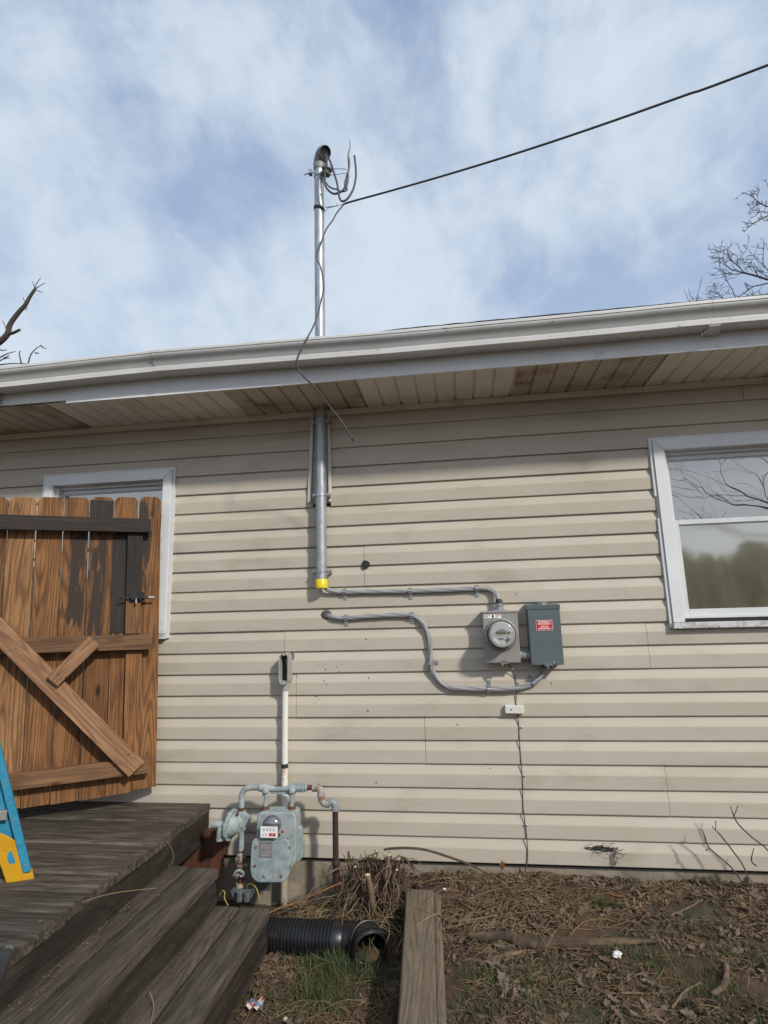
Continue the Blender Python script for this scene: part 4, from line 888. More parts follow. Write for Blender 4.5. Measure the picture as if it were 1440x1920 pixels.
blob(rounded([(700,800), (878,790), (905,900), (908,1060), (880,1115), (840,1130), (700,1130)], 55), -.145, -.175, .008)
bd.lathe(gp(588,700,-.175), (0,0,1), [(-.02, .030), (.0, .034), (.006, .034), (.018, .026), (.022, .018)], 20); bd.lathe(gp(815,700,-.175), (0,0,1), [(-.02, .034), (.0, .038), (.006, .038), (.02, .028), (.024, .018)], 20)
bdo = bd.build('meter_body', 'gas_paint', gm, smooth=True, bevel=.002)
bd = MB(); blob(rounded([(880,790), (893,900), (912,1000), (906,1070), (880,1110), (872,1000), (872,850)], 10), -.140, -.150, .002); bd.build('rear_flange', 'gas_rusty', gm, smooth=True)
bd = MB(); blob(rounded([(512,868), (560,858), (650,872), (730,880), (770,862), (812,862), (828,900), (834,1130), (812,1205), (770,1235), (555,1235), (510,1200), (492,1130), (500,930)], 26), -.224, -.252, .004)
fco = bd.build('front_cover', 'gas_paint', gm, smooth=True, bevel=.002)
bt = MB(); 
for cx, cy2 in ((512,965), (503,1130), (812,965), (820,1130), (585,1218), (732,1220), (800,880)): bt.lathe(gp(cx, cy2, -.252), (0,-1,0), [(0,.0062),(.004,.0062),(.006,.004)], 8)
bt.build('bolt', 'gas_rusty', fco)
MB().box(gp(538,1058,-.2545), gp(655,920,-.2525)).build('badge_plate', 'cast_alu', fco, bevel=.002)
bp = MB()
for cy2 in (950, 965, 1010, 1025, 1040): bp.box(gp(552,cy2+3,-.2552), gp(640,cy2,-.2546))
bp.build('badge_lettering', 'fitting_grey', fco)
ix = MB(); ix.box(gp(543,893,-.272), gp(705,783,-.245)); ix.build('index_box', 'cast_alu', gm, bevel=.002)
MB().box(gp(549,884,-.2745), gp(699,790,-.2725)).build('index_card', 'white_ink', gm)
dg = MB()
for i in range(4): c_ = gp(578+i*29, 820, -.2748); dg.lathe(c_, (0,-1,0), [(0,.0052),(.0003,.0052),(.0003,.0042)], 12, cap=False); a = (2.2, 2.0, .7, .8)[i]; d = V((math.cos(a), 0, math.sin(a)))*.005; n2_ = V((-d.z, 0, d.x))*.2; dg.add([c_-d*.6-n2_+V((0,-.0006,0)), c_+d+V((0,-.0006,0)), c_-d*.6+n2_+V((0,-.0006,0))], [(0,1,2)]); dg.box(c_+V((-.004,-.0006,.0075)), c_+V((.004,0,.0087)))
for i in range(2): c_ = gp(570+i*27, 860, -.2748); dg.lathe(c_, (0,-1,0), [(0,.0045),(.0003,.0045),(.0003,.0036)], 12, cap=False); dg.add([c_+V((-.001,-.0006,-.003)), c_+V((0,-.0006,.0045)), c_+V((.001,-.0006,-.003))], [(0,1,2)])
dg.build('index_dial', 'dark_ink', gm, fixn=False)
MB().box(gp(623,873,-.2752), gp(682,847,-.2746)).build('index_window', 'red_ink', gm)
text('75', (gp(652,860,-.275)).x, gp(652,860,-.275).z, -.2756, .0075, gm, 'white_ink', 1.2)
ds = MB(); c_ = gp(655,785,-.235); 
for i in range(1): ds.ellipsoid(c_+V((-.002,.006,.006)), (.044,.030,.042), 24, 12)
ds.build('index_dome', 'dome_glass' if 'dome_glass' in M_ else 'fitting_grey', gm, smooth='all')
MB().lathe(gp(742,833,-.250), (0,-1,0), [(0,.0075),(.006,.007)], 12).build('seal', 'red_ink', gm)
tb = MB(); rnd = random.Random(2)
for i in range(7): p = gp(655+i*18, 660+rnd.uniform(-12, 14), -.185); tb.ellipsoid(p, (.012,.014,.009), 10, 6)
tb.build('top_casting', 'gas_rusty', gm, smooth='all')
# bracket on the foundation, clamp at the riser foot, two yellow tracer wires
MB().box(gp(516,1338,.012), gp(640,1236,.0175)).lathe(gp(585,1285,.012), (0,-1,0), [(0,.008),(.005,.008)], 6).build('wall_plate', 'ground_metal', gm, bevel=.001)
fb = MB(); fb.prism([gp(285,1350,-.2), gp(490,1335,-.2), gp(480,1400,-.2), gp(440,1450,-.2), gp(385,1458,-.2), gp(300,1400,-.2)], (0, .06, 0)); fb.lathe(gp(365,1440,-.205), (0,0,1), [(0,.016),(.045,.018)], 14); fb.lathe(gp(430,1440,-.205), (0,0,1), [(0,.016),(.04,.018)], 14)
fb.build('riser_clamp', 'ground_metal', gm, smooth=True, bevel=.003)
curve('tracer_wire', [gp(425,1330,-.2), gp(440,1295,-.21), (gp(480,1292,-.22)), gp(520,1340,-.23), gp(540,1430,-.24)], .0028, 'yellow_wire', 'short yellow wire arching right of the gas riser foot', 'wire', 'yellow tracer wires', n=6)
curve('tracer_wire', [gp(190,1400,-.25), gp(215,1348,-.26), gp(240,1365,-.27), gp(235,1410,-.28), gp(268,1478,-.30)], .0028, 'yellow_wire', 'short yellow wire looping beside the wooden steps', 'wire', 'yellow tracer wires', n=6)
# ---- gate: pickets, rails, brace; own axis u runs from its free end (right) to the hinge side
GO = V((-1.70, -.10, 0)); UD = V((-.866, -.5, 0)); ND = V((.5, -.866, 0))
gate = empty('wooden_gate', (-1.70, -.10, -.34), 0); tag(gate, 'open wooden picket gate with patchy dark stain standing over the deck', 'gate')
gate.rotation_euler = (0, 0, math.atan2(UD.y, UD.x)+math.pi)      # local +X = -UD (towards the free end), local -Y = facing the camera
# local coords: X = -u, Y = -n (n towards the camera), Z = v-gz0
GZ0 = -.34
def gl_(u, n, v): return V((-u+.042*(1.23-v)/1.57, -n, v-GZ0))      # the gate has racked slightly
def gbox(name, u0, u1, n0, n1, v0, v1, m, bevel=.0015, warp=0):
    mb = MB(); mb.prism([gl_(u0, n1, v0), gl_(u1, n1, v0), gl_(u1, n1, v1), gl_(u0, n1, v1)], (0, n1-n0, 0)); return mb.build(name, m, gate, bevel=bevel, raw=True)
stained('cedar_stain_a', .96+.0-.04-.36+.34, 1.30, -.40, -.345); stained('cedar_stain_b', .80, 1.31, -.310, -.262); stained('cedar_stain_c', .96, 1.62, -.10, -.055)
pk = [(.742,.620,'cedar_pale',1.196),(.866,.750,'cedar',1.19),(.614,.494,'cedar_pale',1.200),(.490,.368,'cedar_pale',1.207),(.362,.246,'cedar_stain_a',1.214),(.239,.121,'cedar_stain_b',1.221),(.113,-.008,'cedar_stain_c',1.232),(.992,.874,'cedar',1.185),(1.118,1.0,'cedar_pale',1.18),(1.244,1.126,'cedar',1.175)]
pk = [(a-.0, b_, m, t_) for a, b_, m, t_ in [(.866,.7405,'cedar',1.19),(.739,.6105,'cedar_pale',1.195),(.609,.4855,'cedar',1.202),(.484,.3585,'cedar_stain_a',1.209),(.357,.2375,'cedar_stain_b',1.217),(.236,.1115,'cedar_stain_d',1.223),(.110,-.008,'cedar_stain_c',1.232),(.992,.868,'cedar',1.185),(1.118,.994,'cedar_pale',1.18)]]
stained('cedar_stain_a', .545+.34, .99+.34, -.437, -.362); stained('cedar_stain_b', .44+.34, 1.0+.34, -.330, -.262); stained('cedar_stain_c', .70+.34, 1.21+.34, -.11, -.045)
stained('cedar_stain_d', .46+.34, 1.06+.34, -.30, -.05)
for i, (u1, u0, m, top) in enumerate(pk):
    dark_top = 1.0
    u1 -= .0012; u0 += .0012
    b_ = -.361+(.018 if u0 < .05 else .006 if u0 < .2 else 0)
    e = .0035*math.sin(i*2.3); hw_ = .0; c_ = .022
    if i == 4:      # the fifth picket's top and face is a dark board above the rail
        pass
    slope = -.055
    poly = [gl_(u1, 0, b_), gl_(u0, 0, b_+.004), gl_(u0-.012*0+.004*(i % 2), 0, top-c_), gl_(u0+c_*.9, 0, top), gl_(u1-c_*.9, 0, top-.002), gl_(u1, 0, top-c_-.002)]
    mb = MB(); mb.prism(poly, (0, .016, 0)); p = mb.build('picket', m, gate, bevel=.0015, raw=True)
    # slanted bottoms come from the slope of the gate over the deck
# dark-stained upper end of one picket
ur = gbox('picket_top', .359, .243, .0003, .0025, 1.085, 1.196, 'board_dark', 0)
gbox('backing_board', .239, .131, .001, .004, .47, 1.012, 'board_dark', 0)
gbox('stile', .163, .087, .004, .032, .665, 1.012, 'board_dark'); gbox('stile', .163, .087, .004, .031, .462, .662, 'cedar_pale'); gbox('stile', .156, .076, .002, .030, -.182, .385, 'cedar')
def rail(name, ua, va0, va1, ub, vb0, vb1, n0, n1, m):
    mb = MB(); mb.prism([gl_(ua, n1, va0), gl_(ub, n1, vb0), gl_(ub, n1, vb1), gl_(ua, n1, va1)], (0, n1-n0, 0)); return mb.build(name, m, gate, bevel=.002, raw=True)
rail('top_rail', 1.16, 1.005, 1.084, .045, 1.016, 1.092, .034, .060, 'rail_dark')
rail('middle_rail', 1.16, .388, .466, .032, .377, .456, .033, .066, 'rail_wood')
rail('bottom_rail', 1.16, -.262, -.190, .028, -.252, -.174, .032, .066, 'rail_wood')
def plank(name, p0, p1, wd, n0, n1, m, end=0):
    a = V((p0[0], p0[1])); b_ = V((p1[0], p1[1])); d = (b_-a).normalized(); pn = V((-d.y, d.x))*wd/2; L2 = (b_-a).length
    mb = MB(); mb.box((-L2/2, -(n1-n0)/2, -wd/2), (L2/2, (n1-n0)/2, wd/2))
    o = mb.build(name, m, gate, bevel=.002, raw=True); mid = (a+b_)/2
    o.location = gl_(mid.x, (n0+n1)/2, mid.y); ang = math.atan2(d.y, -d.x); o.rotation_euler = (0, -ang, 0); return o
plank('brace', (1.13, .93), (.072, -.222), .094, .068, .096, 'brace_wood')
plank('short_brace', (.481, .243), (.303, .434), .070, .098, .124, 'brace_wood')
la = MB(); la.box(gl_(.148, .033, .630), gl_(.070, .037, .686)); la.tube([gl_(.195, .048, .646), gl_(.18, .05, .657), gl_(.15, .05, .658)], .004, 8); la.tube([gl_(.15, .046, .656), gl_(.05, .046, .656)], .007, 10); la.lathe(gl_(.128, .037, .656), (0, 1, 0), [(-.02, .013), (0, .013)], 12); la.lathe(gl_(.09, .037, .656), (0, 1, 0), [(-.02, .013), (0, .013)], 12)
la.build('latch', 'black_plastic', gate, raw=True, bevel=.001)
lb2 = MB(); lb2.tube([gl_(.072, .046, .656), gl_(.02, .046, .656)], .0055, 10); lb2.tube([gl_(.112, .05, .648), gl_(.112, .055, .622)], .005, 8); lb2.build('latch_bolt', 'zinc', gate, raw=True, smooth=True)
nl = MB(); rnd = random.Random(12)
for (u, v) in [(.095+rnd.random()*.06, -.19+rnd.random()*.07) for _ in range(8)]+[(.62+rnd.random()*.06, .40+rnd.random()*.1) for _ in range(6)]+[(.42+rnd.random()*.04, .25+rnd.random()*.03) for _ in range(4)]:
    MB().lathe(gl_(u, .0965 if u < .4 or u > .6 else .1245, v), (0, 1, 0), [(0, .0026), (-.0008, .0026)], 6).build('nail_hole', 'dark_gap', gate, raw=True)
# ---- deck
DZ = -.432; DX = -1.372
deck = empty('deck', (DX, 0, DZ)); tag(deck, 'low dark weathered wooden deck under the open gate', 'deck')
bw = .1405; y = -.012; i = 0; rnd = random.Random(4)
while y > -3.0:
    i += 1; xe = DX+rnd.uniform(-.009, .007); mb = MB(); xs_ = rng(-3.6, xe, .12); o = len(mb.v); dz = rnd.uniform(-.0015, .0015)
    for x in xs_:
        q = .0018*mnoise.noise(V((x*3, y*7, 0))); cup = .0022
        for yy, zz in ((y-.008+.002*mnoise.noise(V((x*5, y, 3))), -.005), (y-.014, 0), (y-bw/2, cup), (y-bw+.009, 0), (y-bw+.003+.002*mnoise.noise(V((x*5, y, 6))), -.005)): mb.v.append(V((x, yy, DZ+zz+q+dz)))
        mb.v.append(V((x, y-bw+.003, DZ-.035))); mb.v.append(V((x, y-.006, DZ-.035)))
    for k in range(len(xs_)-1):
        for j in range(7): mb.f.append([o+k*7+j, o+(k+1)*7+j, o+(k+1)*7+(j+1) % 7, o+k*7+(j+1) % 7])
    e_ = o+(len(xs_)-1)*7; mb.f.append([e_+j for j in range(7)]); mb.f.append([o+j for j in range(7)])
    mb.build('deck_board', 'deck_wood', deck, smooth=True); y -= bw
YS = -.425
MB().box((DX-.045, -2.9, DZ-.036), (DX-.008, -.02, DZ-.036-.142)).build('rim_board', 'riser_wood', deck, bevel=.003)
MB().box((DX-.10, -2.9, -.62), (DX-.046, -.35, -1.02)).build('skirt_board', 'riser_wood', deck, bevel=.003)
MB().box((-3.5, -2.9, DZ-.04), (DX-.05, -.02, DZ-.10)).build('dark_underside', 'dark_gap', deck)  # one dark sheet stands in for the shade seen between the boards
MB().prism([at(x, y, -.075) for x, y in ((300,1560), (404,1556), (423,1568), (427,1582), (421,1600), (411,1618), (407,1650), (300,1660))], (0, .03, 0)).build('ledger_board', 'red_wood', deck, bevel=.003)
# ---- steps
st = empty('wooden_steps', (-1.15, -.9, -.9)); tag(st, 'two wide dark wooden steps going down from the deck', 'steps')
Z1, Z2 = -.580, -.735; YN = -2.7
def tread(xa, xb, z, m='step_wood', th=.038, dy=0):
    mb = MB(); ys = rng(YN, YS+dy, .09); o = len(mb.v)
    for yy in ys:
        q = .0016*mnoise.noise(V((xa*9, yy*4, 0))); e1 = .0015*mnoise.noise(V((xa*9, yy*7, 4))); e2 = .0015*mnoise.noise(V((xb*9, yy*9, 7)))
        for x, zz in ((xa+e1, -.004), (xa+.007, 0), ((xa+xb)/2, .0018), (xb-.008, 0), (xb+e2, -.005), (xb+e2*.5, -th), (xa+.001, -th)): mb.v.append(V((x, yy, z+zz+q)))
    for k in range(len(ys)-1):
        for j in range(7): mb.f.append([o+k*7+j, o+(k+1)*7+j, o+(k+1)*7+(j+1) % 7, o+k*7+(j+1) % 7])
    e_ = o+(len(ys)-1)*7; mb.f.append([e_+j for j in range(7)]); mb.f.append([o+j for j in range(7)])
    mb.build('tread_board', m, st, smooth=True)
tread(DX-.06, -1.298, Z1, dy=.01); tread(-1.288, -1.150, Z1)
tread(-1.19, -1.048, Z2, dy=.006); tread(-1.038, -.905, Z2)
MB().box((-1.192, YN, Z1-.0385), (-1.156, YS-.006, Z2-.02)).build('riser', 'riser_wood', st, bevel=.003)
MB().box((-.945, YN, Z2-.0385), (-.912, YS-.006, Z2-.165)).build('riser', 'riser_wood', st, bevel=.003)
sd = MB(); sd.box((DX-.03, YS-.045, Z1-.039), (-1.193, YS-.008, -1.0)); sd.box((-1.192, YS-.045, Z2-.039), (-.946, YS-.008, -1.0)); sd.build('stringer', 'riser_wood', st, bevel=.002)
lf = MB(); p = atZ(195, 1714, Z1+.003); lf.add([p+V((-.012,-.006,.002)), p+V((.0,-.012,.004)), p+V((.013,-.002,.003)), p+V((.010,.011,.006)), p+V((-.008,.009,.001))], [(0,1,2,3,4)])
tag(lf.build('fallen_leaf', 'yellow_wire', at0=p), 'single small yellow leaf lying on the upper step', 'leaf')
# debris in the corners of deck and steps
db_ = MB(); rnd = random.Random(21)
for (x, z, wx, n2_) in ((DX-.004, Z1+.003, .018, 420), (-1.150+.006, Z2+.003, .012, 200), (-1.294, Z1+.002, .004, 130), (-1.044, Z2+.002, .004, 110)):
    for k in range(n2_):
        yy = rnd.uniform(-2.2, YS-.02); px = x+abs(rnd.gauss(0, wx)) if wx > .01 else x+rnd.gauss(0, wx); s_ = rnd.uniform(.0015, .0055); a = rnd.random()*6.3
        c_ = V((px, yy, z+rnd.random()*.004)); d = V((math.cos(a), math.sin(a), rnd.uniform(-.3, .3)))*s_; e_ = V((-math.sin(a), math.cos(a), rnd.uniform(-.2, .5)))*s_*.5
        db_.add([c_-d, c_-e_, c_+d, c_+e_], [(0,1,2,3)])
for k in range(260):
    c_ = V((rnd.uniform(-2.6, DX-.02), rnd.uniform(-1.6, -.03), DZ+.005)); s_ = rnd.uniform(.002, .007); a = rnd.random()*6.3; d = V((math.cos(a), math.sin(a), .1))*s_; e_ = V((-math.sin(a), math.cos(a), .3))*s_*.5; db_.add([c_-d, c_-e_, c_+d, c_+e_], [(0,1,2,3)])
tag(db_.build('step_debris', 'leaf_pale', fixn=False), 'small dry leaf crumbs collected in the corners of the steps', 'debris', kind='stuff')
for i, (pts, lb) in enumerate((([(153,1692), (190,1680), (230,1672), (293,1665)], 'long pale pine needle lying on the deck boards'), ([(312,1577), (322,1592), (325,1612), (315,1625)], 'curved pale straw hanging over the deck edge'))):
    P = [atZ(x, y, DZ+.004) for x, y in pts] if i == 0 else [V((DX+.012-.0*k, atZ(x, y, DZ).y-.0, 0)) for k, (x, y) in enumerate(pts)]
    if i == 1: P = [at(x, y, -.62) for x, y in pts]
    curve('dry_straw', P, .0014, 'straw_light', lb, 'straw', n=4)
curve('dry_straw', [atZ(282, 1920, Z2+.004), atZ(288, 1885, Z2+.012), atZ(280, 1858, Z2+.03)], .002, 'straw_light', 'bent orange straw standing on the lower step near the bottom edge', 'straw', n=4)
# ---- step ladder (only its right front foot shows)
P0 = atZ(62, 1646, DZ+.004); PT = at(-1, 1390, P0.y-.10)
ld = empty('step_ladder', P0); tag(ld, 'blue fibreglass step ladder with a yellow foot standing on the deck', 'ladder')
dz_ = (PT-P0).normalized(); TOP = P0+dz_*1.78; WID = .48
sv = (atZ(17, 1653, DZ+.004)-P0).normalized()
def ladrail(base, top, s):
    mb = MB(); d = (top-base).normalized(); wv = (sv-d*sv.dot(d)).normalized(); nv = d.cross(wv).normalized()
    nv = V((.66, -.75, 0))
    wv = wv*s
    def bar(a0_, a1_, n0, n1):
        A = [base+wv*a+nv*n for a, n in ((a0_, n0), (a1_, n0), (a1_, n1), (a0_, n1))]; B = [p+(top-base) for p in A]; mb.add(A+B, [(0,1,2,3),(7,6,5,4),(0,4,5,1),(1,5,6,2),(2,6,7,3),(3,7,4,0)])
    bar(0, .027, 0, -.004); bar(0, .0035, -.0045, -.074); bar(0, .027, -.0745, -.0785)
    return mb, d, wv, nv
mb, d_, wv, nv = ladrail(P0+dz_*.03, TOP, 1)
ro = mb.build('rail', 'ladder_blue', ld, bevel=.001)
for k in (.055, .145, .235, .30, .42, .50): MB().lathe(P0+dz_*k+wv*.014, nv, [(0, .0045), (.002, .0035)], 10).build('rivet', 'zinc', ro)
base2 = P0+sv*WID; top2 = TOP+sv*(WID-.16)
mb2, *_ = ladrail(base2+V((0,0,.03)), top2, -1); mb2.build('rail', 'ladder_blue', ld)
Q = lambda a, h, n: P0+dz_*h+sv*a+nv*n
arch = [(-.003,-.004),(.088,-.004),(.090,.02),(.092,.05),(.096,.085),(.112,.112),(.15,.135),(.20,.145),(.20,.205),(.13,.208),(.085,.197),(.045,.168),(.029,.150),(.029,.02),(-.003,.02)]
ft = MB(); ft.prism([Q(a, h, .002) for a, h in arch], nv*-.010)
ft.prism([Q(a, h, -.0085) for a, h in ((-.003,-.004),(.088,-.004),(.088,.010),(-.003,.010))], nv*-.072)
ft.build('foot_brace', 'ladder_yellow', ld, bevel=.002)
MB().prism([Q(a, h, .0028) for a, h in rounded([(.042,.066),(.066,.066),(.066,.100),(.048,.118)], .008, 3)], nv*-.0006).build('brace_slot', 'ladder_blue', ld)
MB().prism([Q(a, h, -.030) for a, h in ((.006,.10),(.25,.10),(.25,.62),(.006,.62))], nv*-.004).build('side_panel', 'ladder_blue', ld)
for k in range(5):
    h = .275+k*.30; A = P0+dz_*h+wv*.028+nv*-.001; B = base2+(top2-base2).normalized()*h; mb = MB()
    mb.add([A, A+nv*-.07, A+nv*-.07+V((0,0,-.034)), A+V((0,0,-.034)), B, B+nv*-.07, B+nv*-.07+V((0,0,-.034)), B+V((0,0,-.034))], [(0,1,2,3),(7,6,5,4),(0,4,5,1),(1,5,6,2),(2,6,7,3),(3,7,4,0)]); mb.build('step', 'ladder_step', ld, bevel=.002)
for bs, tp_ in ((P0, TOP), (base2, top2)):
    fb_ = bs+V((-.10, -.80, 0)); fb_.z = DZ+.01; MB().tube([fb_, tp_+nv*.05], .017, 8).build('rear_leg', 'ladder_blue', ld)
MB().prism([TOP-nv*.04-sv*.03, top2-nv*.04+sv*.03, top2+nv*.16+sv*.03, TOP+nv*.16-sv*.03], (0, 0, .04)).build('top_cap', 'ladder_yellow', ld, bevel=.008)
# ---- dark tool handle leaning in from the left
a_ = at(15, 1783, -1.55); b2 = at(-6, 1835, -1.62); dn = (b2-a_)
th_ = MB(); th_.tube([a_, a_+dn*.4, b2, b2+dn*3.2], [.0125, .015, .0155, .0155], 16)
tho = th_.build('rubber_handle', 'black_rubber', smooth=True, at0=a_); tag(tho, 'black rubber tool handle with a grey end cap at the left edge below the ladder', 'tool handle')
MB().lathe(a_, -dn, [(-.004, .013), (.004, .0115), (.006, .008)], 16).build('end_cap', 'zinc', tho, smooth=True)
# ---- corrugated drain pipe with elbow
pc_ = [(-1.20,-.40), (-.62,-.40)]
A = at(420, 1757, -.36); B = at(650, 1758, -.36)
dp = empty('drain_pipe', B); tag(dp, 'black corrugated drain pipe with an open elbow lying on the soil', 'drain pipe')
pf = []; L3 = B.x-A.x-.05; d = 0
while d < L3: pf += [(d, .066), (d+.003, .0735), (d+.009, .0735), (d+.012, .066)]; d += .0158
MB().lathe((A.x, -.36, (A.z+B.z)/2), (1, 0, 0), pf, 40, cap=False).build('pipe', 'black_plastic', dp, smooth=True)
zc_ = (A.z+B.z)/2
sl3 = MB(); sl3.lathe((B.x-.06, -.36, zc_), (1,0,0), [(0,.066),(.001,.074),(.034,.074),(.038,.071),(.06,.071)], 40, cap=False)
ec_ = at(692, 1772, -.435)
el = [V((B.x-.005, -.36, zc_)), V((B.x+.035, -.368, zc_-.001)), V((B.x+.075, -.39, zc_-.004)), V((ec_.x-.012, -.415, ec_.z+.003)), V((ec_.x, -.445, ec_.z)), V((ec_.x+.012, -.47, ec_.z-.003))]
sl3.tube(el, [.071, .073, .073, .071, .070, .071], 36, sub=5, cap=False); sl3.tube(el[-2:], [.0755, .0755], 36, cap=False)
ribs = cr_pts(el, 5)
for i in range(3, 17, 3): dd2 = (ribs[i+1]-ribs[i]).normalized(); sl3.lathe(ribs[i], dd2, [(-.005,.071),(-.002,.0765),(.003,.0765),(.006,.071)], 36, cap=False)
eo = sl3.build('elbow', 'black_plastic', dp, smooth=True); k_ = eo.modifiers.new('t', 'SOLIDIFY'); k_.thickness = .004
dirt = MB(); dirt.ellipsoid(ec_+V((-.005,.02,-.045)), (.055,.05,.022), 16, 8); dirt.build('silt', 'soil', dp, smooth='all')
# ---- timber edging, two planks
tm = empty('landscape_timber', (-.3, -.5, -.80)); tag(tm, 'weathered grey brown timber edging plank running out from the wall', 'timber')
def tplank(xl, xr_, m, dz=0, y0=-.17):
    mb = MB(); ys = rng(-2.6, y0, .08); o = 0
    for yy in ys:
        s0 = -.335-.06*yy; zc2 = -.737+.058*yy+dz+.002*mnoise.noise(V((xl*8, yy*5, 0)))
        for x, zz in ((xl, -.005), (xl+.006, 0), ((xl+xr_)/2, .001), (xr_-.006, 0), (xr_, -.005), (xr_, -.12), (xl, -.12)): mb.v.append(V((s0+x, yy, zc2+zz)))
    for k in range(len(ys)-1):
        for j in range(7): mb.f.append([k*7+j, (k+1)*7+j, (k+1)*7+(j+1) % 7, k*7+(j+1) % 7])
    e_ = (len(ys)-1)*7; mb.f.append([e_+j for j in range(7)]); mb.f.append(list(range(7)))
    return mb.build('plank', m, tm, smooth=True)
tplank(0, .128, 'timber_wood'); tplank(.1290, .160, 'timber_wood', -.001, -.20)
# ================================================================== VEGETATION AND LITTER
def fast_strands(name, n, fn, mats, label, cat):
    mbs = [MB() for _ in mats]
    for k in range(n): fn(mbs[k % len(mats)], k)
    return mbs
rnd = random.Random(11)
def og(x, y, h=.0):
    Z = -.8
    for _ in range(7): p = atZ(x, y, Z); Z = gz(p.x, p.y)+h
    return atZ(x, y, Z)
def inbed(x, y):    # keep litter off steps, timber, pipe
    if x < -.905 and y < YS+.01: return False
    if x < -1.25: return False
    s0 = -.335-.06*y
    if s0-.004 < x < s0+.172 and y < -.24: return False
    if -1.2 < x < -.50 and -.45 < y < -.28: return False
    return y < -.005
def scat(x0=-1.0, x1=2.6, y0=-1.9, y1=-.01):
    while True:
        x = rnd.uniform(x0, x1); y = y1-(y1-y0)*rnd.random()**1.35
        if inbed(x, y) and (y > -.10 or mnoise.noise(V((x*2.6, y*3.6, 4)))+.35*mnoise.noise(V((x*9, y*9, 2))) < .10+rnd.gauss(0, .12)): return x, y
def leaf(mb, x, y, s, z=None):
    z = gz(x, y)+.004+rnd.random()*.012 if z is None else z; a = rnd.random()*6.28; ti = rnd.gauss(0, .55); tj = rnd.gauss(0, .45)
    R = Matrix.Rotation(a, 3, 'Z') @ Matrix.Rotation(ti, 3, 'X') @ Matrix.Rotation(tj, 3, 'Y'); c_ = V((x, y, z)); cu = rnd.uniform(.1, .6)*s
    L_ = []
    sh_ = [(-1,0),(-.6,.38),(-.35,.2),(-.1,.5),(.15,.24),(.42,.42),(.6,.15),(1,0)]
    top_ = [c_+R @ V((u*s, v*s*rnd.uniform(.7, 1.2), cu*v*v+cu*.4*u*u)) for u, v in sh_]; bot = [c_+R @ V((u*s, -v*s*rnd.uniform(.7, 1.2), cu*v*v+cu*.4*u*u)) for u, v in sh_[1:-1]]; mid = [c_+R @ V((u*s, 0, cu*.4*u*u)) for u, v in sh_[1:-1]]
    o = len(mb.v); mb.v += top_+bot+mid
    n_ = 6
    T = lambda i: o+i
    Bt = lambda i: o+8+i-1; Md = lambda i: o+14+i-1
    mb.f += [[T(0), T(1), Md(1)], [T(0), Md(1), Bt(1)], [T(6), T(7), Md(6)], [Bt(6), Md(6), T(7)]]
    for i in range(1, 6): mb.f += [[T(i), T(i+1), Md(i+1), Md(i)], [Md(i), Md(i+1), Bt(i+1), Bt(i)]]
lm = [MB(), MB()]
for k in range(12500):
    x, y = scat(); leaf(lm[0 if k % 3 else 1], x, y, rnd.uniform(.005, .017) if rnd.random() < .93 else rnd.uniform(.018, .036))
for k in range(500):
    x, y = scat(-.9, 2.6, -.16, -.03); leaf(lm[k % 2], x, y, rnd.uniform(.010, .028))
for k in range(150):
    x, y = scat(); leaf(lm[k % 2], x, y, rnd.uniform(.026, .048))
tag(lm[0].build('leaf_litter', 'leaf_brown', fixn=False), 'dead brown leaves scattered over the soil bed', 'leaf litter', kind='stuff')
tag(lm[1].build('leaf_litter', 'leaf_pale', fixn=False), 'paler curled dead leaves scattered among the brown ones', 'leaf litter', kind='stuff')
def straw(mb, x, y, ln, r=.0011, lift=.02, seg=5):
    a = rnd.random()*6.28; z = gz(x, y); P = []; cv = rnd.gauss(0, .9); h = rnd.random()*lift
    for i in range(seg+1):
        t_ = i/seg; aa = a+cv*(t_-.5); 
        if i == 0: px, py = x, y
        else: px += math.cos(aa)*ln/seg; py += math.sin(aa)*ln/seg
        py = min(py, -.02)
        P.append(V((px, py, max(gz(px, py)+.003, z+.004+h*math.sin(math.pi*t_)+rnd.random()*.004))))
    mb.tube(P, [r]*seg+[r*.5], 4, cap=False)
cl2 = MB()
for k in range(2600):
    x, y = scat(); s_ = rnd.uniform(.002, .008); o = len(cl2.v); cl2.ellipsoid((x, y, gz(x, y)+s_*.4), (s_, s_*.8, s_*.6), 6, 4)
    for v in cl2.v[o:]: v += V((rnd.uniform(-1,1), rnd.uniform(-1,1), rnd.uniform(-1,1)))*s_*.22
tag(cl2.build('soil_crumbs', 'soil', fixn=False), 'loose crumbs of soil and small stones on the bed', 'soil', kind='stuff')
sm2 = [MB(), MB(), MB()]
for k in range(11500):
    x, y = scat(); straw(sm2[(1,0,1,0,2)[k % 5]], x, y, rnd.uniform(.02, .11), rnd.uniform(.0005, .0012), .014)
for k in range(300):
    x, y = rnd.uniform(-.92, -.34), rnd.uniform(-.95, -.03)
    if inbed(x, y): straw(sm2[(0,1,1,2)[k % 4]], x, y, rnd.uniform(.06, .24), rnd.uniform(.0007, .0014), .03, 8)
for k in range(190):
    x, y = rnd.uniform(-.15, .75), rnd.uniform(-.42, -.06); straw(sm2[(0,1,1)[k % 3]], x, y, rnd.uniform(.10, .32), rnd.uniform(.0008, .0015), .03, 8)
for k in range(330):
    x, y = rnd.uniform(-.90, -.40), rnd.uniform(-.28, -.04); straw(sm2[k % 2], x, y, rnd.uniform(.10, .3), rnd.uniform(.001, .002), .06, 8)
tag(sm2[0].build('dry_straw_litter', 'straw_light', fixn=False), 'pale dry grass stems strewn over the ground', 'straw', kind='stuff')
tag(sm2[1].build('dry_straw_litter', 'dry_grass', fixn=False), 'tan dry stems and roots strewn over the ground', 'straw', kind='stuff')
tag(sm2[2].build('twig_litter', 'stick_dark', fixn=False), 'dark broken twigs strewn over the ground', 'twigs', kind='stuff')
gr_ = MB()
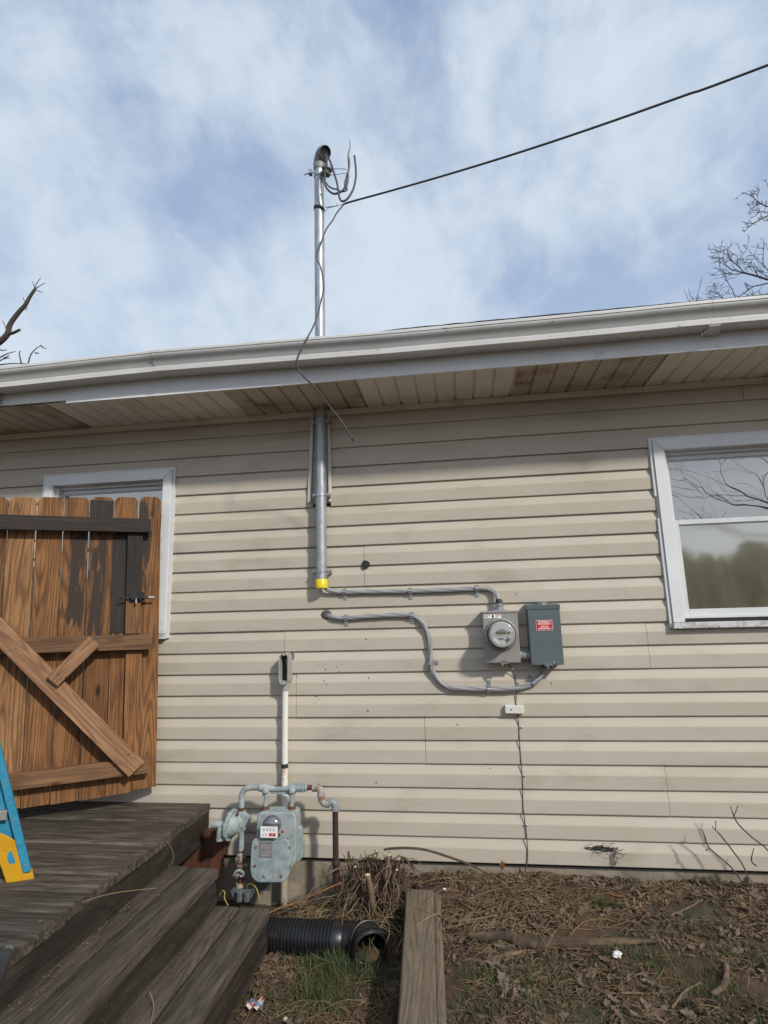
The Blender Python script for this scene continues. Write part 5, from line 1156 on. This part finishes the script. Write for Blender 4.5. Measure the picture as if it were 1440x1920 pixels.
def tuft(cx, cy2, n, sx_, sy_, h):
    if cx > -.2: n = int(n*.6)
    for k in range(n):
        x, y = cx+rnd.gauss(0, sx_), cy2+rnd.gauss(0, sy_)
        if not inbed(x, y): continue
        a = rnd.random()*6.28; l = h*rnd.uniform(.5, 1.2); bnd = rnd.uniform(.2, 1.0); w2 = rnd.uniform(.0012, .0022); z = gz(x, y)-.003; pts = []
        for i in range(4): t_ = i/3; pts.append(V((x+math.cos(a)*l*bnd*t_*t_, y+math.sin(a)*l*bnd*t_*t_, z+l*(t_-.35*bnd*t_*t_))))
        s_ = V((-math.sin(a), math.cos(a), 0)); o = len(gr_.v)
        for i, p in enumerate(pts): ww = w2*(1-i/3.3); gr_.v += [p-s_*ww, p+s_*ww]
        gr_.f += [[o+2*i, o+2*i+1, o+2*i+3, o+2*i+2] for i in range(3)]
for (px, py_, n2_, s_, h) in ((640,1810,1400,.075,.075), (600,1870,900,.07,.06), (560,1790,300,.05,.05), (720,1840,260,.04,.06), (1130,1700,260,.028,.06), (1215,1800,420,.055,.045), (1150,1790,200,.03,.04), (1400,1800,350,.06,.05), (1300,1860,500,.09,.045), (950,1850,500,.08,.04), (900,1830,250,.04,.04), (1050,1900,500,.12,.04), (1400,1900,500,.10,.04), (1260,1650,120,.03,.05), (1180,1665,90,.03,.04), (1000,1830,300,.08,.035), (880,1900,300,.05,.04)):
    p = og(px, py_); tuft(p.x, p.y, n2_, s_, s_*.8, h)
for k in range(120): x, y = scat(-.2, 2.6, -3.2, -.5); tuft(x, y, 18, .03, .03, .04)
tag(gr_.build('grass', 'grass_green', fixn=False), 'sparse tufts of short green grass in the soil', 'grass', kind='stuff')
# far field grass is only reflected
def cane(name, pts, r, m, label, cat='twig', group=None, cut=False, n=6, sub=5):
    mb = MB(); mb.tube(pts, r, n, sub=sub); o = mb.build(name, m, smooth='all', at0=pts[0]); tag(o, label, cat, group); return o
GT = 'loose sticks and canes on the bed'
cane('arched_cane', ap([(720,1593,-.22), (735,1591,-.22), (765,1590,-.22), (800,1594,-.21), (845,1608,-.19), (890,1625,-.17), (925,1648,-.15), (933,1660,-.15)]), [.0055,.006,.006,.006,.006,.005,.004,.003], 'stick_dark', 'long bare cane arching right from the stump over the soil', 'cane')
cane('arched_cane', ap([(710,1597,-.20), (680,1610,-.22), (640,1625,-.24), (605,1645,-.26), (585,1668,-.28), (570,1693,-.30), (556,1715,-.32)]), [.004,.0042,.004,.004,.0035,.003,.002], 'stick', 'pale cane drooping left from the stump towards the drain pipe', 'cane')
cane('orange_cane', ap([(640,1655,-.22), (600,1672,-.25), (560,1690,-.27), (520,1705,-.30), (500,1714,-.32)]), [.003,.0035,.0035,.003,.002], 'orange_cane', 'straight orange brown cane lying between the stump and the steps', 'cane')
cane('orange_cane', [atZ(1105,1666,-.76), atZ(1150,1678,-.75), atZ(1210,1687,-.76), atZ(1275,1696,-.77), atZ(1310,1698,-.78)], [.002,.0045,.005,.005,.003], 'orange_cane', 'thin orange brown cane lying across the soil on the right', 'cane')
cane('bent_straw', [at(752,1760,-.46), at(762,1735,-.40), at(785,1715,-.34), at(830,1700,-.30), at(890,1690,-.28)][::-1] if False else ap([(742,1790,-.52), (752,1765,-.50), (775,1742,-.46), (800,1722,-.42), (825,1712,-.38)]), .0022, 'straw_light', 'pale bent stalk crossing the timber plank', 'stalk')
# driftwood log lying in the bed
lg = MB(); 
P = [og(878,1766), og(905,1767), og(950,1766), og(975,1776), og(1010,1779), og(1060,1779), og(1110,1779), og(1170,1776), og(1240,1775)]
P = [p+V((0, 0, .020)) for p in P]; lg.tube(P, [.010,.016,.019,.020,.020,.019,.016,.012,.007], 10, sub=4)
for v in lg.v: v += V((0, 0, 0))+V((mnoise.noise(v*40), mnoise.noise(v*40+V((5,0,0))), mnoise.noise(v*40+V((0,7,0)))))*.006
tag(lg.build('fallen_branch', 'driftwood', smooth='all', at0=P[0]), 'long crooked brown branch lying on the soil right of the timber', 'branch', GT)
lg = MB(); P = [og(1395,1776), og(1420,1782), og(1450,1790), og(1490,1790)]; P = [p+V((0,0,.014)) for p in P]; lg.tube(P, [.006,.012,.014,.014], 10, sub=4); tag(lg.build('fallen_branch', 'driftwood', smooth='all', at0=P[0]), 'reddish branch end poking in at the right edge of the soil', 'branch', GT)
lg = MB(); P = [og(900,1815), og(925,1803), og(950,1796), og(985,1790)]; P = [p+V((0,0,.010)) for p in P]; lg.tube(P, [.004,.009,.010,.006], 8, sub=4); tag(lg.build('fallen_branch', 'driftwood', smooth='all', at0=P[0]), 'short brown stick pointing down left just beyond the timber', 'branch', GT)
lg = MB(); P = [og(1335,1872), og(1352,1862), og(1362,1845), og(1362,1815), og(1350,1808)]; P = [p+V((0,0,.012)) for p in P]; lg.tube(P, [.007,.010,.011,.008,.005], 8, sub=4); tag(lg.build('fallen_branch', 'driftwood', smooth='all', at0=P[0]), 'hooked dark stick lying in the lower right of the bed', 'branch', GT)
cane('fallen_twig', [atZ(1108,1700,-.78)+V((0,0,.045)), atZ(1112,1745,-.80)+V((0,0,.012))], [.005,.005], 'stick_dark', 'short upright dark stick poking out of the soil', 'twig', GT, sub=0)
for i, (pts, lb) in enumerate((([(820,1717), (850,1728), (900,1722), (960,1712), (1030,1716)], 'forked pale twig starting on the timber plank and running right'), ([(805,1750), (850,1737), (890,1728)], 'short pale twig lying over the timber edge'), ([(1258,1716), (1290,1702), (1318,1686)], 'pale forked twig on the soil at the right'), ([(1130,1862), (1200,1862), (1250,1863)], 'straight pale stalk in the lower middle of the bed'), ([(1260,1890), (1285,1858), (1315,1842)], 'bent tan stalk in the lower right of the bed'), ([(860,1690), (900,1716), (912,1750)], 'thin dark twig between timber and branch'))):
    P = [og(x, y, .014) for x, y in pts]; mb = MB(); mb.tube(P, [.0042]*(len(P)-1)+[.002], 6, sub=4); tag(mb.build('fallen_twig', 'stick', smooth='all', at0=P[0]), lb, 'twig', GT)
# ---- cut shrub stump with dead stems
sp_ = empty('shrub_stump', (-.47, -.10, -.85)); tag(sp_, 'dead cut back shrub stump of tangled brown stems against the foundation', 'shrub stump')
stm, std = MB(), MB(); rnd = random.Random(31)
for k in range(210):
    a = rnd.uniform(-math.pi, 0) if rnd.random() < .8 else rnd.random()*6.28; r0 = rnd.random()*.10; bx, by = -.475+rnd.gauss(0, .05), -.12+rnd.gauss(0, .03); h = rnd.uniform(.08, .245); sp2 = rnd.uniform(.02, .13)
    tx, ty = bx+math.cos(a)*sp2+rnd.gauss(0, .02), by+math.sin(a)*sp2*.7
    P = [V((bx+(tx-bx)*-.1, min(by, -.03), gz(bx, by)-.02)), V((bx+(tx-bx)*.35, min(-.03, by+(ty-by)*.35), -.86+h*.5)), V((tx, min(ty, -.03), -.86+h))]
    if rnd.random() < .5: P.append(V((tx+rnd.gauss(0, .05), min(-.02, ty+rnd.gauss(0, .04)), -.86+h*rnd.uniform(.2, .8))))
    (stm if k % 2 else std).tube(P, [rnd.uniform(.002, .0055)]*(len(P)-1)+[.0018], 5, sub=3)
for k in range(110):
    bx = -.475+rnd.gauss(0, .085); z0_ = rnd.uniform(-.74, -.64); P = [V((bx, -.10-rnd.random()*.06, z0_)), V((bx+rnd.gauss(0, .03), -.16-rnd.random()*.06, z0_-.05)), V((bx+rnd.gauss(0, .06), -.20-rnd.random()*.08, -.86))]
    (std if k % 2 else stm).tube(P, .0018, 4, sub=3)
stm.build('stem', 'stick', sp_, smooth='all', fixn=False)['kind'] = 'stuff'; std.build('stem', 'stick_dark', sp_, smooth='all', fixn=False)['kind'] = 'stuff'
ck = MB(); ck.tube([at(700,1705,-.28), at(694,1660,-.27), at(689,1641,-.27)], .0125, 10, sub=3); ck.build('cut_stem', 'stick', sp_, smooth='all')
ck = MB(); ck.tube([at(722,1650,-.22), at(727,1620,-.22), at(729,1604,-.22)], .010, 10, sub=3); ck.build('cut_stem', 'stick', sp_, smooth='all')
ce = MB()
for (x, y, Y, r2) in ((689,1640,-.27,.0125), (729,1603,-.22,.010), (720,1600,-.2,.007), (744,1631,-.2,.006), (706,1596,-.21,.006), (666,1625,-.24,.006)): ce.ellipsoid(at(x, y, Y), (r2, r2, .004), 10, 5)
ce.build('cut_end', 'cut_end', sp_)
# ---- bare saplings at the right
for i, (segs, lb) in enumerate((([[(1395,1660,-.14), (1370,1625,-.13), (1330,1590,-.12), (1322,1570,-.12), (1317,1557,-.12)], [(1330,1592,-.12), (1324,1594,-.12)]], 'leftmost bare sapling twig in front of the right siding'), ([[(1408,1670,-.15), (1396,1628,-.13), (1375,1597,-.12), (1350,1565,-.12), (1336,1551,-.12)], [(1342,1557,-.12), (1342,1541,-.12)]], 'middle bare sapling twig in front of the right siding'), ([[(1475,1640,-.18), (1440,1594,-.15), (1410,1570,-.14), (1385,1546,-.13), (1376,1530,-.13), (1370,1514,-.13)], [(1376,1530,-.13), (1381,1518,-.13), (1383,1513,-.13)]], 'forked bare sapling twig highest at the right edge'), ([[(1418,1624,-.10), (1409,1614,-.10), (1413,1592,-.10)]], 'tiny hooked twig near the siding bottom at the right edge'))):
    mb = MB()
    for j, s in enumerate(segs): mb.tube(ap(s), [.0032]*(len(s)-1)+[.0016] if j == 0 else [.002]*(len(s)-1)+[.001], 5, sub=3)
    for s in segs: mb.ellipsoid(at(*s[-1]), (.003,.003,.004), 6, 4)
    tag(mb.build('sapling', 'stick_dark', smooth='all', at0=at(*segs[0][0])), lb, 'sapling', 'bare sapling twigs at the right')
for i, (x, y, Y, s_, lb) in enumerate(((1378/1*1, 1618, -.10, .022, 'x'),)): pass
# ---- litter items
def crumple(name, c_, s, m, label, cat, seed=1, flat=.5):
    r2 = random.Random(seed); mb = MB(); mb.ellipsoid(c_, (s, s*.7, s*flat), 9, 6)
    for v in mb.v: v += V((r2.uniform(-1,1), r2.uniform(-1,1), r2.uniform(-1,1)))*s*.28
    o = mb.build(name, m, at0=c_); tag(o, label, cat); return o
crumple('paper_scrap', og(1156,1790,.014), .018, 'white_ink', 'crumpled white paper scrap on the dark soil', 'paper scrap', 3)
crumple('plastic_scrap', og(834,1667,.012), .008, 'white_ink', 'tiny white plastic bit on the soil by the timber end', 'scrap', 4)
crumple('pebble', og(535,1912,.008), .013, 'cut_end', 'pale pebble on the soil below the drain pipe', 'pebble', 5)
wr = MB(); c_ = og(477,1888,.012); rnd = random.Random(8); o = 0
for j in range(5):
    for i in range(5): wr.v.append(c_+V(((i-2)*.015+(j-2)*.004, (j-2)*.014, .012+rnd.uniform(-.007, .009))))
wr.f = [[j*5+i, j*5+i+1, (j+1)*5+i+1, (j+1)*5+i] for j in range(4) for i in range(4)]
wro = wr.build('food_wrapper', 'foil', fixn=False, at0=c_)
for nm, cc in (('wrapper_red', (.38,.05,.05)), ('wrapper_blue', (.08,.2,.42)), ('wrapper_white', (.5,.47,.43))): mat(nm, cc, rough=.35); wro.data.materials.append(M_[nm])
for i, p in enumerate(wro.data.polygons): p.material_index = (1,3,1,3, 3,1,0,2, 1,0,2,3, 2,1,3,1)[i % 16]
tag(wro, 'crumpled red, white and blue food wrapper beside the steps', 'wrapper')
lb3 = MB(); rnd = random.Random(15); q_ = atZ(742,1880,-.90)
for k in range(5): x, y = q_.x+rnd.gauss(0,.01), q_.y+k*.03-.05; s_ = .03; a = 1.4+rnd.gauss(0,.3); d = V((math.cos(a), math.sin(a), .3))*s_; n2_ = V((-math.sin(a)*.4, math.cos(a)*.4, .9))*s_*.6; c_ = V((x, y, gz(x, y)+.02)); lb3.add([c_-d, c_-n2_*.6, c_+d, c_+n2_], [(0,1,2,3)])
tag(lb3.build('large_dead_leaf', 'foil' if False else 'leaf_pale', at0=q_, fixn=False), 'large curled pale dead leaf stuck against the timber side', 'leaf')
for (x, y, s_, lb) in ((942,1622,.028,'upright tan oak leaf leaning against the wall base'), (1455,1660,.05,'orange brown oak leaf at the right edge')):
    mb = MB(); rnd = random.Random(x); p = at(x, y, -.06); a = 1.3
    pts = [V((p.x+s_*1.0*u, p.y-.01*v, p.z+s_*v)) for u, v in ((-.2,-.9),(-.5,-.3),(-.35,-.1),(-.6,.3),(-.25,.35),(-.1,1),(.15,.5),(.5,.55),(.3,.1),(.55,-.2),(.2,-.4),(.1,-.9))]
    mb.add(pts, [list(range(12))]); tag(mb.build('oak_leaf', 'leaf_tan' if 'leaf_tan' in M_ else 'orange_cane', at0=p, fixn=False), lb, 'leaf')
# ================================================================== TREES
def grow(tr, br, p, d, ln, r, depth, rnd, up=.15, spread=.6, bmin=.0015, sag=0):
    n = 4; P = [p]; q = p.copy(); dd = d.copy(); R_ = [r]
    for i in range(n):
        dd = (dd+V((rnd.gauss(0,.13), rnd.gauss(0,.13), rnd.gauss(0,.10)+up*.2))).normalized(); q = q+dd*ln/n; P.append(q.copy()); R_.append(max(bmin, r*(1-.45*(i+1)/n)))
    (tr if depth >= 9 else br).tube(P, R_, 7 if r > .02 else 4, cap=False)
    if depth <= 0 or r < bmin*1.15: return
    k = 2 if rnd.random() < .55 else 3
    for i in range(k):
        idx = n if i == 0 else rnd.randint(2, n); base = P[idx]; ax_ = V((rnd.gauss(0,1), rnd.gauss(0,1), rnd.gauss(0,.7))).normalized(); nd = (dd+ax_*spread*(.45 if i == 0 else 1)).normalized()
        grow(tr, br, base, nd, ln*rnd.uniform(.62,.86), R_[idx]*(.85 if i == 0 else .62), depth-1, rnd, up, spread, bmin)
def traced(mb, pts, r0, r1, n=5): m_ = len(pts); mb.tube(pts, [r0+(r1-r0)*i/(m_-1) for i in range(m_)], n, sub=4, cap=False)
# left tree behind the house: the broken limb and twigs show above the eave
TY = 10.5
tl = empty('bare_tree', at(-260, 900, TY)*1.0); tl.location.z = -.8; W[tl.name] = tl.location.copy()
tag(tl, 'bare tree beyond the roof at the left with a snapped thick limb', 'tree')
def lp(x, y, Y=TY): return at(x, y, Y)
base = tl.location.copy(); trk = MB(); traced(trk, [base, base+V((.1, 0, 3)), lp(-120, 760), lp(-40, 700)], .28, .14, 10); trk.build('trunk', 'bark', tl, smooth='all')
bl = MB(); cz = lambda cx, cy2: lp(cx/3.13, 480+cy2/3.13)
traced(bl, [lp(-40,700), cz(-40,540), cz(15,490), cz(45,455), cz(60,400), cz(110,330), cz(150,285), cz(175,240), cz(205,195)], .10, .040, 10)
traced(bl, [cz(45,460), cz(80,450), cz(118,432)], .05, .034, 8)
for s in ([(205,195),(235,175),(265,158)], [(205,195),(215,160),(240,127)], [(205,195),(198,170),(190,150)], [(205,195),(225,205),(250,215)], [(160,275),(145,265),(135,242)], [(45,450),(30,410),(15,378)], [(140,310),(155,312),(158,300)]): traced(bl, [cz(*q) for q in s], .016, .008)
for s in ([(-10,640),(60,632),(120,632),(230,636)], [(-10,655),(70,645),(150,638)], [(-10,600),(40,575),(90,560)], [(-20,625),(20,605),(60,598)], [(125,632),(118,600),(113,565),(122,560)], [(165,632),(180,580),(210,545),(240,525)], [(240,525),(255,538),(272,545)], [(205,570),(225,570),(230,568)], [(20,600),(45,590),(50,580)], [(-10,545),(15,555),(40,550)]): traced(bl, [cz(*q) for q in s], .022, .010)
traced(bl, [lp(-60,715), cz(-10,640)], .08, .02); bl.build('branch', 'bark', tl, smooth='all', fixn=False)
# right tree
TY2 = 13.0
tr_ = empty('bare_tree', at(1760, 900, TY2)); tr_.location.z = -.8; W[tr_.name] = tr_.location.copy(); tag(tr_, 'bare tree with fine twigs beyond the roof at the right edge', 'tree')
rp = lambda cx, cy2: at(1280+cx/6.4, 320+cy2/6.4, TY2)
base = tr_.location.copy(); trk = MB(); traced(trk, [base, base+V((-.1,0,3)), base+V((0,0,6)), base+V((.2,0,8.5))], .30, .12, 10); trk.build('trunk', 'bark_far', tr_, smooth='all')
bl = MB(); rnd = random.Random(17)
def tw_(pts, r0, r1, twigs=0, s=.35):
    r0 *= .72; P = [rp(*q) for q in pts]; traced(bl, P, r0, r1); Q_ = cr_pts(P, 4)
    for k in range(twigs):
        p = Q_[rnd.randint(1, len(Q_)-1)]; d = V((rnd.gauss(-.3,.7), rnd.gauss(0,.4), rnd.gauss(.4,.6))).normalized(); l = rnd.uniform(.12, .4)*s/.35
        q = p+d*l; mid = p+d*l*.5+V((rnd.gauss(0,.03), 0, rnd.gauss(0,.03))); bl.tube([p, mid, q], [.007,.0055,.004], 4, cap=False)
        for j in range(2): d2 = (d+V((rnd.gauss(0,.6), 0, rnd.gauss(.2,.6)))).normalized(); bl.tube([mid if j else p+d*l*.75, (mid if j else p+d*l*.75)+d2*l*.5], [.005,.0035], 4, cap=False)
R1, R2 = .014, .006
trunkp = base+V((0,0,6.5))
tw_([(1500,1480),(1200,1340),(1024,1305),(910,1270),(800,1240),(725,1222)], .05, .026)
tw_([(725,1222),(650,1205),(570,1180),(500,1105),(488,1060),(500,960),(508,900)], .024, R2, 10)
tw_([(725,1222),(690,1170),(640,1125),(570,1070),(545,1000),(542,940),(600,885)], .022, R2, 8)
tw_([(655,1120),(665,1080),(720,1010),(770,940)], .018, R2, 8); tw_([(725,1222),(640,1240),(560,1240),(480,1210),(445,1150),(450,1060)], .022, R2, 12)
tw_([(500,1105),(540,1080),(590,1030)], .014, R2, 6); tw_([(480,970),(440,965),(350,990)], .013, R2, 4); tw_([(910,1270),(870,1200),(830,1130),(820,1090),(838,1045)], .020, R2, 9)
tw_([(1024,1270),(960,1235),(870,1195)], .018, R2, 7); tw_([(1100,1330),(1024,1200),(965,1125),(880,1060),(862,1005)], .024, R2, 7); tw_([(965,1120),(965,1000),(975,900),(1005,885)], .02, R2, 7)
tw_([(1300,1300),(1024,1350),(930,1372),(850,1390),(760,1450),(690,1500),(620,1530),(540,1562),(420,1580)], .032, R2, 12); tw_([(850,1390),(790,1380),(735,1370)], .014, R2, 2)
tw_([(640,1540),(600,1440),(560,1370),(530,1310),(500,1230)], .018, R2, 12); tw_([(520,1560),(450,1500),(390,1465),(275,1438)], .018, R2, 10); tw_([(390,1465),(385,1400),(380,1345)], .013, R2, 6); tw_([(168,1600),(170,1540),(182,1470)], .014, R2, 7); tw_([(95,1605),(85,1580),(85,1555)], .010, R2, 4)
tw_([(860,1560),(845,1500),(825,1470)], .012, R2, 5); tw_([(1040,1560),(1010,1480),(960,1510)], .012, R2, 6)
tw_([(1500,300),(1250,420),(1024,430),(950,400),(880,350),(820,300),(735,272)], .032, R2, 22, .25); tw_([(950,400),(880,420),(830,470)], .014, R2, 8, .25); tw_([(1400,420),(1024,540),(930,590),(840,640),(780,690),(740,735)], .03, R2, 18, .25); tw_([(1024,510),(950,490),(870,530)], .014, R2, 10, .25); tw_([(900,330),(905,280),(925,230)], .012, R2, 5, .2); tw_([(1300,100),(1100,170),(1010,190)], .02, R2, 5, .25); tw_([(1100,560),(1024,600),(970,600)], .013, R2, 5, .2)
for s in ([(1500,1480)], [(1300,1300)], [(1500,300)], [(1400,420)], [(1300,100)], [(1100,1330)]): bl.tube([rp(*s[0]), base+V((rnd.uniform(-.1,.1), 0, max(3, min(8.4, rp(*s[0]).z-base.z-1))))], [.05,.1], 5, cap=False)
bl.build('branch', 'bark_far', tr_, smooth='all', fixn=False)
# tree behind the camera: seen mirrored in the right window
tb_ = empty('bare_tree', (8.6, -12, -1.3)); tag(tb_, 'tall bare tree standing behind the viewer, mirrored in the right window', 'tree')
tt_, bb = MB(), MB(); rnd = random.Random(42)
tt_.tube([(8.9,-12,-1.4), (8.85,-12,.6), (8.9,-12.1,2.9)], [.20,.16,.10], 10, cap=False)
for k in range(11):
    a = k*1.05; grow(tt_, bb, V((8.9,-12.1,1.0+.17*k)), V((math.cos(a)*1.0-.3, math.sin(a)*.6, .7)).normalized(), 1.6, .038, 7, rnd, .1, .62, .0035)
tt_.build('trunk', 'bark', tb_, smooth='all', fixn=False); bb.build('branch', 'bark', tb_, smooth='all', fixn=False)
wd_ = MB(); rnd = random.Random(6)
for k in range(3600):
    a = rnd.uniform(-1.1, 1.4); rr3 = rnd.uniform(36, 62); x = math.sin(a)*rr3; y = -math.cos(a)*rr3-3; z0_ = gz(x, y)+hill(x, y)-.5; h = 3.3+1.7*mnoise.noise(V((a*14, 0, 0)))+1.0*mnoise.noise(V((a*40, 3, 0)))+rnd.uniform(0, 1.2)+2.2*max(0, a-.42)*2
    w3 = rnd.uniform(.14, .5); o = len(wd_.v); wd_.ellipsoid((x, y, z0_+h*.5), (w3, w3, h*.55), 6, 8)
    for v in wd_.v[o:]: v += V((mnoise.noise(v*3.1), mnoise.noise(v*3.1+V((9,0,0))), .6*mnoise.noise(v*3.1+V((0,9,0)))))*.4
tag(wd_.build('woodland', 'woods', smooth='all', fixn=False), 'tan winter woodland on the slope far behind the viewer', 'woodland', kind='stuff')
